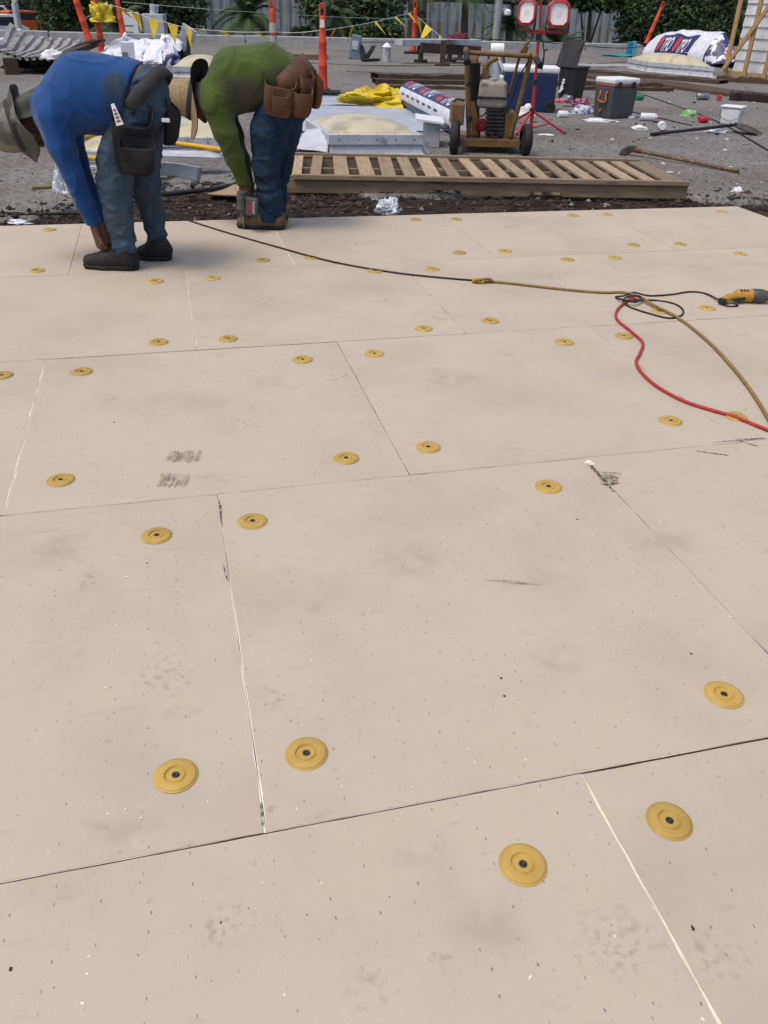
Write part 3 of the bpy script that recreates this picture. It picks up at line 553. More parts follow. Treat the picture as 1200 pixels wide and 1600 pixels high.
# ---- the man in green
Yg = 5.61; RS = .96
pg_ = thing('person', 'man in green long sleeves and straw hat stooping with a cordless drill', 'person', G(410, 357, 0))
torso = chain([J(456, 124, Yg-.05, .125), J(420, 116, Yg-.05, .165), J(372, 124, Yg-.05, .175), J(340, 148, Yg-.06, .118)], .05) + chain([J(456, 124, Yg+.06, .125), J(420, 116, Yg+.06, .165), J(372, 124, Yg+.06, .175), J(340, 148, Yg+.07, .118)], .05)
torso += chain([J(337, 160, Yg-.15, .098), J(337, 160, Yg+.16, .098)], .09) + chain([J(370, 138, Yg, .135), J(405, 134, Yg, .12)], .06)
armN = chain([J(339, 165, Yg-.16, .100), J(352, 208, Yg-.18, .074), J(367, 247, Yg-.16, .060), J(382, 290, Yg-.13, .043)], .02)
armF = chain([J(345, 168, Yg+.18, .1), J(360, 212, Yg+.16, .08), J(376, 250, Yg+.08, .062), J(388, 287, Yg-.01, .042)], .035)
pelvis = chain([J(452, 128, Yg-.05, .125), J(452, 152, Yg-.06, .128)], .05) + chain([J(452, 128, Yg+.06, .125), J(452, 152, Yg+.07, .128)], .05)
legN = chain([J(440, 158, Yg-.08, .135), J(421, 205, Yg-.10, .122), J(416, 262, Yg-.11, .088), J(421, 305, Yg-.11, .084), J(423, 345, Yg-.11, .083)], .03)
legF = chain([J(452, 160, Yg+.09, .125), J(443, 210, Yg+.10, .108), J(434, 262, Yg+.10, .085), J(430, 305, Yg+.10, .078), J(430, 340, Yg+.10, .078)], .03)
hN = hand(AT(383, 293, Yg-.13), AT(381, 318, Yg-.15)-AT(383, 293, Yg-.13), (-.2, .95, -.1), 1., 1.)
hF = hand(AT(389, 290, Yg-.01), AT(384, 318, Yg-.06)-AT(389, 290, Yg-.01), (-.3, -.9, -.1), 1., 1.)
hc = AT(316, 158, Yg); hu = Vector((-1, -.09, .2)); hf = Vector((.2, -.2, -1))
body = shrink(torso, .03) + shrink(pelvis, .022) + shrink(armN, .02) + shrink(armF, .02) + shrink(legN, .03) + shrink(legF, .03) + hN + hF + head(hc, hu, hf) + chain([J(345, 152, Yg, .07), (hc-hu.normalized()*.05, .058)], .03)
sdf_build('body', body, M['skin'], pg_, .0055)
wg1, wg2 = crease(21, .006, (10, 26), (1, 1, .8), .13), crease(22, .004, (24, 50), (1, 1, .7), .16)
def wg(X, Y, Z): return wg1(X, Y, Z)+wg2(X, Y, Z)
sdf_build('shirt', torso + armN + armF, mat('green_jersey', (.066, .094, .017), .85, (.048, .072, .014), 8, bump=.001, bscale=160, fold=(.03, 5.5, (1.0, 1.2, .4), -25), sheen=.15, spec=.15, spots=[(ob(AT(383, 150, Yg-.2), pg_), .10, (.075, .062, .05), .9), (ob(AT(360, 140, Yg-.2), pg_), .07, (.04, .05, .02), .6), (ob(AT(430, 120, Yg-.2), pg_), .07, (.05, .05, .03), .7)]), pg_, .0075, lambda X, Y, Z: np.maximum(np.maximum((X-AT(462, 118, Yg).x)*.85+(Z-AT(462, 118, Yg).z)*.52-.06, AT(384, 291, Yg-.13).z-Z), (AT(318, 160, Yg).x-X)-.035), wg)
sdf_build('jeans', pelvis + legN + legF, M['jean2'], pg_, .0075, lambda X, Y, Z: np.maximum((AT(440, 110, Yg).x-X)*.5+(Z-AT(452, 98, Yg).z)*.86, .05-Z), folds(.004, .009, .20, 7))
boot(pg_, (381, 349), (433, 352), (428, 338), Yg-.11, M['bootn'], .054); boot(pg_, (392, 341), (438, 344), (430, 328), Yg+.12, M['bootn'], .052)
hat = MB(); ax = hu.normalized(); base = hc + ax*.05
def wob2(i, a):
    k = max(0, i-5)/3; return (-.03*k*math.sin(a*2+1.2)-.01*k*math.sin(3*a), 1+.03*k*math.sin(2*a))
hat.lathe(base, ax, [(.155, .002), (.155, .05), (.145, .08), (.09, .105), (.012, .12), (-.002, .122), (-.006, .155), (-.012, .195), (-.02, .238)], 48, 0, wob2)
hat.lathe(base, ax, [(.06, .10), (.02, .112), (-.004, .116), (-.008, .117), (-.012, .155), (-.018, .195), (-.0245, .2375)], 48, 1, lambda i, a: wob2(i+2, a))
ht = hat.build('straw_hat', [M['straw'], M['dcloth']], pg_, smooth=True)
bd = MB(); bd.lathe(base, ax, [(.004, .1235), (.006, .1245), (.03, .119), (.032, .116)], 40); bd.build('hat_band', M['strap'], ht, smooth=True)
tb = MB(); wa = (AT(470, 110, Yg)-AT(440, 140, Yg)).normalized(); wc = AT(455, 126, Yg); wn = wa.cross(wx).normalized()
tb.grid(lambda u, v: wc + wx*math.sin(2*math.pi*u)*.205 + wa*math.cos(2*math.pi*u)*.150 + wn*((v-.5)*.13), 44, 2)
tbo = tb.build('leather_tool_belt', M['hide'], pg_, smooth=True, solid=.007)
pouch(tbo, 'nail_pouch', AT(441, 114, Yg-.17), (1, .1, -.16), (.05, -1, -.05), .185, .11, .235, M['hide'], .72)
pouch(tbo, 'small_pouch', AT(440, 140, Yg-.285), (1, .1, -.1), (.05, -1, -.1), .10, .035, .125, M['hide'], .9)
pouch(tbo, 'side_pouch', AT(470, 128, Yg-.17), (1, .35, -.1), (.45, -1, -.05), .125, .085, .19, M['hide'], .7)
pouch(tbo, 'tool_loop', AT(492, 112, Yg-.05), (.5, -1, 0), (1, .4, -.1), .09, .05, .20, M['hide'], .8)
pouch(tbo, 'rear_pouch', AT(476, 108, Yg-.13), (1, .8, -.1), (.7, -1, 0), .10, .06, .15, M['hide'], .8)
# cordless drill in his hands
dr = thing('cordless_drill', 'grey cordless drill with red striped battery held above brown boot', 'drill', G(384, 352, 0))
c = AT(381, 312, Yg-.17); b = MB(); b.cyl(c+Vector((-.01, 0, .05)), c+Vector((-.012, 0, -.06)), .032, .034, 18); b.cyl(c+Vector((-.012, 0, -.06)), c+Vector((-.012, 0, -.10)), .024, .017, 16)
b.build('motor_housing', mat('drill_grey', (.12, .12, .125), .55, (.07, .07, .07), 20), dr, smooth='auto', bevel=.004)
b = MB(); b.cyl(c+Vector((-.012, 0, -.10)), Vector((c.x-.012, c.y, .015)), .005, .004, 8); b.build('driver_bit', mat('steel_bit', (.35, .35, .35), .35, metal=1), dr, smooth='auto')
b = MB(); b.tube([c+Vector((0, 0, .02)), c+Vector((.03, -.03, .01)), c+Vector((.055, -.045, -.005))], .018, 12); b.build('handle', M['blkp'], dr, smooth=True)
cb = AT(394, 323, Yg-.235); b = MB(); b.box(cb, (.075, .05, .105), Matrix.Rotation(.06, 3, 'Y')); bt = b.build('battery', mat('battery_grey', (.10, .10, .105), .6, (.06, .06, .06), 20), dr, bevel=.008)
b = MB(); b.box(cb+Vector((-.006, -.027, 0)), (.014, .004, .078), Matrix.Rotation(.06, 3, 'Y')); b.build('red_stripe', mat('red_label', (.45, .03, .035), .5), bt)
b = MB(); b.box(cb+Vector((.013, -.027, 0)), (.018, .004, .078), Matrix.Rotation(.06, 3, 'Y')); b.build('grey_label', mat('grey_label', (.3, .3, .3), .5), bt)
# ------------------------------------------------------------------ cords and the corded drill on the boards
M['ctan'] = mat('tan_cord', (.27, .17, .055), .7, (.19, .115, .04), 40, bump=.001); M['cred'] = mat('red_cord', (.42, .035, .03), .6, (.30, .03, .025), 30)
def cord(name, px, r, m, label, z=None, smooth=8):
    b = MB(); b.tube([G(q[0], q[1], (q[2] if len(q) > 2 else r*1.05)) for q in px], r, 8, smooth=smooth); return tag(b.build(name, m, smooth=True), label, 'cord')
cord('extension_cord', [(200, 318, -.03), (240, 326, -.02), (262, 333, .006), (300, 346), (350, 362), (430, 385), (520, 409), (610, 425), (680, 433), (738, 438)], .0052, M['blk'], 'black cord running from beside the blue-shirted man across the boards')
cord('extension_cord', [(750, 438), (800, 443), (880, 452), (940, 457), (975, 457), (1000, 464, .02), (1020, 476, .016), (1060, 497), (1105, 532), (1145, 574), (1180, 620), (1210, 670)], .0072, M['ctan'], 'thick tan cord crossing over the red cord and running to right edge')
cord('extension_cord', [(996, 468, .012), (985, 466, .018), (975, 474), (964, 485), (964, 499), (985, 517), (1004, 535), (1000, 552), (994, 566), (1005, 585), (1030, 606), (1070, 627), (1110, 640), (1150, 652), (1210, 676)], .0068, M['cred'], 'red cord curving down over the boards to the right edge')
cord('extension_cord', [(1150, 476, .012), (1152, 478), (1135, 478), (1122, 468, .012), (1100, 458), (1075, 456), (1050, 460), (1015, 462), (990, 457), (976, 462, .016), (962, 464), (975, 469, .02), (990, 470, .024), (1020, 469), (1052, 474), (1067, 484), (1064, 493), (1045, 497), (1015, 490), (985, 480), (974, 472), (980, 464, .02), (1000, 463, .026), (995, 472, .022), (978, 470, .018)], .0046, M['blk'], 'thin black cord knotted in a loop beside the yellow corded drill')
# cord connector
c = thing('cord_connector', 'yellow cord plug joining the black and tan cords', 'plug', G(745, 440, 0)); p = G(738, 438, .012); q = G(757, 440, .012); d = (q-p).normalized()
b = MB(); b.cyl(p, q, .0155, .014, 14); b.build('plug_body', mat('yellow_plug', (.5, .36, .03), .5, (.32, .22, .03), 40), c, smooth='auto', bevel=.002)
b = MB(); b.tube([p+Vector((.005, -.014, -.004)), p+d*.03+Vector((0, -.02, .012)), p+d*.09+Vector((0, .01, .014)), p+d*.10+Vector((.01, .02, -.002)), p+d*.05+Vector((0, .02, -.004))], .0065, 8); b.build('cord_loop', M['ctan'], c, smooth=True)
b = MB(); b.box(p+d*.012+Vector((0, 0, .014)), (.03, .02, .008)); b.build('plug_clip', mat('lime_clip', (.55, .5, .02), .5), c, bevel=.002)
# corded drill lying on its side
c = thing('corded_drill', 'yellow and black corded drill lying at the right edge of the boards', 'drill', G(1160, 470, 0))
p0 = G(1146, 461, .036); p1 = G(1174, 462, .036); p2 = G(1192, 463, .036); p3 = G(1215, 464, .036); ymat = mat('tool_yellow', (.46, .25, .035), .5, (.34, .175, .025), 16, c3=(.12, .08, .04), s3=16, r3=(.6, .72))
b = MB(); d = (p2-p0).normalized(); b.lathe(p0, d, [(0, .002), (.002, .018), (.010, .027), (.03, .032), ((p1-p0).length, .034)], 22); mb = b.build('motor_body', ymat, c, smooth='auto', bevel=.002)
b = MB(); b.lathe(p1, d, [(0, .034), (.004, .0365), (.05, .036), (.07, .031), (.085, .024), (.087, .002)], 22); b.build('gear_case', mat('grey_gear_case', (.09, .09, .095), .45, (.05, .05, .05), 30), c, smooth='auto')
b = MB(); b.cyl(p1+d*.085, p1+d*.135, .019, .0165, 16); b.build('chuck', M['blkp'], c, smooth='auto')
hp = G(1130, 470, .02); b = MB(); b.tube([p0+d*.035+Vector((0, -.012, -.004)), p0.lerp(hp, .55)+Vector((0, -.004, .004)), hp], (.021, .019), 12); b.build('handle', ymat, c, smooth=True)
b = MB(); b.box(hp, (.045, .035, .03), Matrix.Rotation(.6, 3, 'Z')); b.build('handle_foot', M['blkp'], c, bevel=.006)
b = MB(); b.tube([p0+d*.05+Vector((0, -.032, -.006)), p0.lerp(hp, .4)+Vector((.012, -.028, -.006))], .008, 8, smooth=0); b.build('trigger', M['blkp'], c, smooth='auto')
b = MB()
for k in range(3): b.box(p0+d*(.03+.016*k)+Vector((0, -.012, .030)), (.006, .022, .006))
tag(b.build('vent', M['blkp'], mb), kind='stuff')

# ------------------------------------------------------------------ pallet
M['pine'] = mat('pallet_wood', (.36, .265, .165), .85, (.235, .17, .10), 3, bump=.0015, bscale=30, stretch=(14, 1.2, 6), var=.28, c3=(.2, .15, .1), s3=5, r3=(.62, .8))
M['pineold'] = mat('weathered_pallet_wood', (.25, .195, .125), .9, (.16, .122, .08), 3, bump=.002, bscale=30, stretch=(1.2, 14, 6), var=.14, c3=(.09, .07, .05), s3=4, r3=(.6, .75))
pl = thing('wooden_pallet', 'long slatted wooden pallet lying behind the boards', 'pallet', (0, 0, 0)); fl = G(447, 302, -.05); fr = G(1072, 312, -.05); pl.location = fl; yw = math.atan2(fr.y-fl.y, fr.x-fl.x); pl.rotation_euler[2] = yw; PLn = (fr-fl).length; PD = 1.12
def part(name, c_, sz, m, rot=(0, 0, 0), par=pl, bv=.003):
    b = MB(); b.box((0, 0, 0), sz); o = b.build(name, m, par, local=True, bevel=bv); o.location = c_; o.rotation_euler = rot; return o
def stringer(y, notch):       # edge-on plank with a fork notch cut from below
    b = MB(); w = .038; xs = [0, .62*PLn-.19, .62*PLn-.15, .62*PLn+.13, .62*PLn+.17, PLn] if notch else [0, PLn]; V = []
    prof = [(0, .002)]
    for f_ in (.355, .605): prof += [(f_*PLn-.02, .002), (f_*PLn, .04), (f_*PLn+.24, .04), (f_*PLn+.26, .002)]
    prof.append((PLn, .002)); top = [(x, .105) for x, z in prof]; n = len(prof)
    for yy in (-w/2, w/2): V += [(x, y+yy, z) for x, z in prof] + [(x, y+yy, z) for x, z in top]
    F = []
    for i in range(n-1): F += [(i, i+1, n+i+1, n+i), (2*n+i, 3*n+i, 3*n+i+1, 2*n+i+1), (i, 2*n+i, 2*n+i+1, i+1), (n+i, n+i+1, 3*n+i+1, 3*n+i)]
    F += [(0, n, 3*n, 2*n), (n-1, 2*n+n-1, 3*n+n-1, 2*n-1)]
    b.add(V, F); return b.build('stringer', M['pineold'], pl, local=True, bevel=.003)
for y in (.03, PD*.5, PD-.03): stringer(y, True)
part('edge_board', (PLn/2+.03, .012, .1255), (PLn-.06, .05, .036), M['pineold'], (0, 0, 0))
part('edge_board', (PLn*.245, PD-.03, .1255), (PLn*.49, .05, .036), M['pineold']); part('edge_board', (PLn*.74, PD-.025, .1265), (PLn*.49, .05, .036), M['pineold'])
sb = MB(); sb.box((0, 0, 0), (.108, PD-.13, .02)); sm = sb.build('slat', M['pine'], pl, local=True, bevel=.002); sm.location = (.07, PD/2-.005, .116)
x = .07; k = 0; xs = []
while x < PLn-.3: x += .188+random.uniform(-.022, .022); xs.append(x)
for x in xs:
    o = sm.copy(); COL.objects.link(o); o.location = (x, PD/2-.005+random.uniform(-.006, .006), .116+random.uniform(0, .002)); o.rotation_euler[2] = random.uniform(-.025, .025); o.rotation_euler[1] = random.uniform(-.02, .02); o.scale = (random.uniform(.82, 1.15), 1, 1)
part('slat', (.025, PD/2, .116), (.05, PD-.08, .02), M['pineold']); part('slat', (PLn-.09, PD/2, .117), (.17, PD-.12, .022), M['pineold'])
for y in (.16, PD*.5, PD-.1): part('bottom_board', (PLn/2, y, -.006), (PLn-.1, .09, .014), M['pineold'], (0, 0, 0), pl, .002)

# ------------------------------------------------------------------ skylights
M['dome'] = mat('yellowed_acrylic', (.52, .47, .31), .4, (.44, .39, .25), 2.5, spec=.45, c3=(.30, .26, .18), s3=4, r3=(.52, .75)); M['alum'] = mat('white_coated_metal', (.50, .52, .55), .55, (.36, .375, .40), 6, c3=(.20, .185, .17), s3=7, r3=(.56, .72), bump=.001)
def skylight(label, org, ex, ey, h, dome, zb=-.045, nscrew=4):
    t = thing('skylight', label, 'skylight', org); ex, ey = Vector(ex), Vector(ey); o = Vector(org); z = Vector((0, 0, 1))
    def Q(u, v, zz): return o + ex*u + ey*v + z*zz
    b = MB(); k = .07; V = []
    for u0, zz in ((-.06, 0), (.0, .02), (.02, h*.55), (.02, h)): V += [Q(u0, u0, zz), Q(1-u0, u0, zz), Q(1-u0, 1-u0, zz), Q(u0, 1-u0, zz)]
    b.add(V, [(i*4+j, i*4+(j+1) % 4, i*4+4+(j+1) % 4, i*4+4+j) for i in range(3) for j in range(4)]); b.build('kerb', M['alum'], t)
    for a, c_, n in (((0, 0), (1, 0), ex), ((1, 0), (1, 1), ey), ((1, 1), (0, 1), ex), ((0, 1), (0, 0), ey)):
        p, q = Q(*a, h), Q(*c_, h); d = (q-p).normalized(); inn = (o+ex*.5+ey*.5-(p+q)/2); inn.z = 0; inn.normalize()
        b = MB(); V = []
        for e, sg in ((p, 1), (q, -1)):
            V += [e+z*-.075-inn*.004, e+z*.012-inn*.004, e+inn*.055+d*sg*.055+z*.014, e+inn*.055+d*sg*.055+z*.006, e+z*-.075+inn*.008+d*sg*.008]
        b.add(V, [(i, (i+1) % 5, 5+(i+1) % 5, 5+i) for i in range(5)] + [(4, 3, 2, 1, 0), (5, 6, 7, 8, 9)]); f = b.build('frame_rail', M['alum'], t)
        b = MB()
        for i in range(nscrew):
            e = p.lerp(q, (i+.5)/nscrew)+z*-.03-inn*.004; b.cyl(e, e-inn*.005, .007, .005, 8); e = p.lerp(q, (i+.5)/nscrew)+z*.0135+inn*.035; b.cyl(e-z*.002, e+z*.004, .006, .005, 8)
        tag(b.build('screws', M['blkp'], f), kind='stuff')
    b = MB()
    def dm(u, v):
        f = (max(0, 1-abs(2*u-1)**2.4)*max(0, 1-abs(2*v-1)**2.4))**.62; m_ = .05/ex.length; w = .05/ey.length
        return Q(m_+(1-2*m_)*u, w+(1-2*w)*v, h+.010+dome*f)
    b.grid(dm, 26, 26); b.build('dome', M['dome'], t, smooth=True); return t
sA, sB = G(515, 213, .13), G(662, 213, .13); e1 = sB-sA; e2 = G(478, 189, .13)-sA; sA.z = -.05
skylight('large domed skylight with white riveted frame behind the pallet', sA, e1, e2, .18, .115, -.05, 5)
p = G(270, 120, -.04); skylight('small domed skylight beyond the green-shirted man, near wrapped bundle', p, G(345, 121, -.04)-p, Vector((-.1, 1.25, 0)), .16, .17)
p = G(1010, 112, -.04); skylight('pale domed skylight at the right, in front of the wrapped roll pile', p, G(1114, 121, -.04)-p, Vector((-.15, 1.5, 0)), .2, .2)
p = G(250, 240, -.05); skylight('flat skylight with loose frame seen between the two men', p, G(372, 243, -.05)-p, Vector((-.2, 1.15, 0)), .14, .09)
p = G(90, 262, -.05); skylight('skylight with pale dome behind the blue-shirted man\'s legs', p, G(225, 266, -.05)-p, Vector((-.15, 1.2, 0)), .13, .10)
# loose sheets and flashing on the roof round the skylights
M['sheet'] = mat('bluish_roof_sheet', (.40, .43, .48), .6, (.30, .325, .365), 2, c3=(.2, .2, .21), s3=4, r3=(.6, .75), bump=.002)
def sheet(name, px, label, z=-.02, th=.006, m=None, warp=.012, cat='metal sheet', n=12):
    P = [G(*q[:2], q[2] if len(q) > 2 else z) for q in px]; b = MB(); sd_ = random.random()*9
    def fn(u, v):
        w = (P[0]*(1-u)+P[1]*u)*(1-v) + (P[3]*(1-u)+P[2]*u)*v; return w + Vector((0, 0, warp*fnoise(w, 3, sd_)))
    b.grid(fn, n, n); return tag(b.build(name, m or M['sheet'], smooth=True, solid=th), label, cat)
sheet('roof_sheet', [(455, 205), (705, 205), (690, 165), (480, 163)], 'bluish roof sheet lying around the big skylight', -.026, .004)
sheet('roof_sheet', [(470, 163), (612, 165), (600, 151), (475, 150)], 'narrow bluish roof sheet beside the yellow tarp', -.016, .004)
sheet('roof_sheet', [(265, 205), (330, 205), (325, 172), (272, 170)], 'pale bluish roof sheet beyond the straw hat', -.02, .004)
sheet('flashing', [(205, 268, .03), (312, 284, -.02), (316, 260, .10), (215, 250, .14)], 'bent blue-grey flashing sheet propped on rubble between the men', .03, .005, M['sheet'], .02)
sheet('flashing', [(205, 243, .12), (345, 247, .10), (345, 238, .12), (210, 233, .14)], 'long pale metal strip lying under the yellow pole', .05, .008, M['alum'], .006)
sheet('flashing', [(455, 232, .0), (512, 240, -.02), (515, 205, .14), (480, 200, .12)], 'torn white flashing flap left of the big skylight', .05, .005, M['alum'], .03)
sheet('flashing', [(518, 234, -.03), (672, 239, -.03), (660, 222, .06), (520, 220, .06)], 'bluish flashing apron below the big skylight front', .05, .005, M['sheet'], .02)
sheet('wood_scrap', [(318, 303, -.03), (372, 306, -.02), (380, 288, .0), (345, 290, -.01)], 'tan plywood scrap lying in the rubble by the green-shirted man', -.02, .014, M['pine'], .004, 'wood scrap')
b = MB(); b.tube([G(225, 303, -.0), G(262, 303, .0), (G(310, 298, .0)), G(345, 293, .0), G(380, 286, -.02)], .017, 10); tag(b.build('pipe', M['blk'], smooth=True), 'black hose lying in rubble between the two men', 'hose')
def handle(label, p, q, r, grip=.28, z=.1):
    t = thing('yellow_pole', label, 'pole', p); b = MB(); d = q-p; b.cyl(p+d*grip, q, r, r, 12); b.build('shaft', mat('yellow_fibreglass', (.62, .36, .02), .45, (.5, .28, .02), 20), t, smooth='auto'); b = MB(); b.cyl(p, p+d*grip, r*1.12, r*1.05, 12); b.build('grip', M['blkp'], t, smooth='auto')
handle('yellow fibreglass pole resting across flashing between the men', G(246, 220, .17), G(348, 234, .15), .021, .3)
handle('yellow pole seen low behind the blue-shirted man\'s arm', G(125, 246, .14), G(160, 248, .14), .02, .14)
handle('yellow pole seen beneath the blue-shirted man\'s chest', G(80, 222, .18), G(150, 211, .18), .02, .2)
b = MB(); b.tube([G(50, 293, -.02), G(92, 291, -.02), G(150, 288, -.01)], .016, 8); tag(b.build('wood_stick', mat('mossy_wood', (.2, .19, .08), .9), smooth=True), 'greenish stick lying on grit left of blue-shirted man', 'stick')
M['film'] = mat('clear_film', (.62, .65, .70), .3, (.50, .53, .58), 12, spec=.5)
M['paper'] = mat('white_paper', (.74, .74, .75), .8, (.6, .6, .61), 20)
def lump(name, px, size, m, label, cat, seed, z=-.036, **k):
    o = crumple(name, (0, 0, 0), size, m, seed, None, **k); o.location = G(*px, z); return tag(o, label, cat)
lump('plastic_wrap', (606, 333), (.085, .06, .085), M['film'], 'crumpled whitish plastic wrap between the pallet and boards', 'plastic wrap', 3, -.06, amp=.6, n=22)
lump('plastic_wrap', (98, 300), (.05, .05, .13), M['film'], 'clear film scrap hanging behind blue-shirted man\'s forearm', 'plastic wrap', 5, -.03, amp=.6)
lump('wrapper', (30, 349), (.07, .03, .022), M['film'], 'blue and white wrapper at far left edge of boards', 'wrapper', 8, -.05, n=8, amp=.5)
# ------------------------------------------------------------------ writing laid on surfaces
def text_geo(txt, size, shear=0.):
    cu = bpy.data.curves.new('txt', 'FONT'); cu.body = txt; cu.size = size; cu.align_x = 'LEFT'; cu.shear = shear; cu.resolution_u = 3; cu.offset = size*.02
    o = bpy.data.objects.new('txt', cu); COL.objects.link(o); dg = bpy.context.evaluated_depsgraph_get(); me = bpy.data.meshes.new_from_object(o.evaluated_get(dg))
    bm = bmesh.new(); bm.from_mesh(me); bmesh.ops.triangulate(bm, faces=bm.faces); bmesh.ops.subdivide_edges(bm, edges=bm.edges, cuts=3, use_grid_fill=True); bm.to_mesh(me); bm.free()
    V = [tuple(v.co) for v in me.vertices]; F = [tuple(p.vertices) for p in me.polygons]; bpy.data.objects.remove(o); bpy.data.curves.remove(cu); bpy.data.meshes.remove(me); return V, F
M['navy'] = mat('navy_print', (.035, .035, .12), .4, (.02, .02, .085), 6, spec=.4); M['redp'] = mat('red_print', (.5, .04, .04), .4, (.38, .03, .03), 8, spec=.4); M['wfilm'] = mat('white_wrap_film', (.70, .71, .75), .35, (.52, .53, .58), 7, bump=.006, bscale=16, spec=.5)
M['camou'] = mat('navy_white_wrap', (.62, .63, .68), .4, (.03, .03, .11), 4.5, ramp=(.49, .52), spec=.4, c3=(.45, .05, .06), s3=5, r3=(.66, .68))
ORA = mat('orange_plastic', (.62, .065, .02), .5, (.5, .05, .018), 10, var=.08)
# wrapped membrane roll on the roof
def roll(label, p0, p1, r):
    t = thing('membrane_roll', label, 'membrane roll', p0); p0 = p0+Vector((0, 0, r)); p1 = p1+Vector((0, 0, r)); d = (p1-p0); Ln = d.length; d.normalize(); sd = Vector((d.y, -d.x, 0)) 
    if sd.y > 0: sd = -sd
    def C(u, a, rr): return p0 + d*u + (Vector((0, 0, 1))*math.cos(a) + sd*math.sin(a))*rr
    b = MB(); n = 48; m = 30
    for i in range(m):
        for k in range(n):
            a0, a1 = 2*math.pi*k/n, 2*math.pi*(k+1)/n; u0, u1 = Ln*i/m, Ln*(i+1)/m; dg = math.degrees((a0+a1)/2); dg = dg-360 if dg > 200 else dg
            mi = 0 if -22 < dg < 50 or 104 < dg < 132 else 1
            rr = lambda u, a: r*(1+.02*fnoise((u*3, math.cos(a)*2, math.sin(a)*2), 1.5, 3))
            b.add([C(u0, a0, rr(u0, a0)), C(u1, a0, rr(u1, a0)), C(u1, a1, rr(u1, a1)), C(u0, a1, rr(u0, a1))], [(0, 1, 2, 3)], mi)
    b.add([C(0, 2*math.pi*k/n, r) for k in range(n)], [tuple(range(n))], 1); b.add([C(Ln, 2*math.pi*k/n, r) for k in range(n)], [tuple(range(n))], 1)
    w = b.build('wrap', [M['navy'], M['wfilm']], t, smooth='auto')
    for i in range(3):
        u0 = .12 + i*.95; V, F = text_geo('TPO', .23, .15); b = MB(); b.add([C(u0+.27+x, R(44)-y/r*1.0, r*1.05) for x, y, z in V], F); 
        if u0+.8 < Ln: tag(b.build('lettering', M['wfilm'], w), 'white TPO lettering')
        b = MB(); b.add([C(u0+.12+.14*math.cos(q), R(16)-.5*math.sin(q)*(1+.2*math.cos(5*q)), r*1.028) for q in [k*6.283/26 for k in range(26)]], [tuple(range(26))]); b.build('red_emblem', M['redp'], w)
        V, F = text_geo('ROOFING MEMBRANE', .07) if False else ([], [])
    for i in range(7):
        b = MB(); u0 = .2+i*.33; b.add([C(u0+x, R(78)+y/r, r*1.03) for x, y in ((0, -.012), (.17, -.012), (.17, .012), (0, .012))], [(0, 1, 2, 3)]); b.build('print_line', M['navy'], w)
    return t
roll('navy and white wrapped membrane roll beside the roof cutter', G(640, 168, -.036), G(722, 214, -.036), .17)

# ------------------------------------------------------------------ walk-behind roof cutter
M['tool'] = mat('worn_yellow_paint', (.20, .118, .04), .65, (.12, .068, .03), 9, c3=(.07, .045, .03), s3=8, r3=(.56, .72), bump=.0015); M['steel'] = mat('dark_steel', (.06, .055, .05), .55, (.03, .028, .026), 14, metal=.4); M['tank'] = mat('cream_tank', (.38, .345, .29), .5, (.27, .24, .20), 8, c3=(.10, .08, .065), s3=9, r3=(.56, .7))
rc = thing('roof_cutter', 'worn yellow walk-behind roof cutter with cream engine tank', 'roof cutter', G(765, 240, -.036)); Y0 = 9.22
def K(x, y, dy=0): return AT(x, y, Y0+dy)
for x, yb, r in ((709, 242, .165), (819, 243, .15)):
    c = G(x, yb, -.036)+Vector((0, 0, r)); b = MB(); a = Vector((1, -.12 if x < 760 else .12, 0)); b.lathe(c-a*.045, a, [(0, r*.55), (.002, r*.8), (.012, r*.95), (.03, r), (.06, r), (.078, r*.95), (.088, r*.8), (.09, r*.55)], 32, 0, lambda i, q: (0, 1-.012*(1 if int(q*12) % 2 else 0)*(2 <= i <= 5))); w = b.build('wheel', M['blk'], rc, smooth='auto')
    b = MB(); b.lathe(c-a*.03, a, [(0, .001), (0, r*.56), (.06, r*.56), (.06, .001)], 20); b.build('rim', M['steel'], w, smooth='auto')
b = MB(); b.beam(K(716, 222), K(812, 224), .10, .07); b.box(K(764, 215, .35), (.62, .72, .035)); b.build('base_plate', M['tool'], rc, bevel=.004)
b = MB(); b.cyl(K(700, 224, .0), K(826, 226, .0), .016, n=10); b.build('axle', M['steel'], rc, smooth='auto')
b = MB(); b.tube([K(733, 214, 0), K(731, 150, -.05), K(729, 86, -.1), K(728, 78, -.18), K(728, 82, -.3)], .026, 12); hb = b.build('handle_bar', M['tool'], rc, smooth=True)
b = MB(); b.cyl(K(729, 86, -.3), K(729, 98, -.42), .03, .028, 12); b.build('grip', M['blk'], hb, smooth='auto')
b = MB(); b.tube([K(797, 216, 0), K(812, 160, -.04), K(828, 95, -.1), K(832, 84, -.18), K(838, 92, -.26)], .024, 12); hb = b.build('handle_bar', M['tool'], rc, smooth=True)
b = MB(); b.cyl(K(838, 92, -.26), K(844, 103, -.4), .029, .03, 12); b.build('grip', M['blk'], hb, smooth='auto')
b = MB(); b.tube([K(730, 82, -.12), K(830, 88, -.12)], .022, 12, smooth=0); b.build('cross_bar', M['tool'], rc, smooth='auto')
for y in (98, 131, 185): 
    b = MB(); q = K(730.5+(y-98)*.03, y, -.06); b.cyl(q+Vector((0, 0, .02)), q-Vector((0, 0, .02)), .032, n=14); b.build('clamp', M['blk'], rc, smooth='auto')
b = MB(); b.tube([K(744, 215, .2), K(742, 160, .2), K(741, 86, .2)], .045, 16); col = b.build('column', M['tool'], rc, smooth=True)
b = MB()
for i in range(14):
    q = K(741.5, 101+i*4, .2); b.cyl(q+Vector((0, 0, .016)), q-Vector((0, 0, .016)), .062, .052, 18)
tag(b.build('bellows', M['blk'], col, smooth='auto'), kind='stuff')
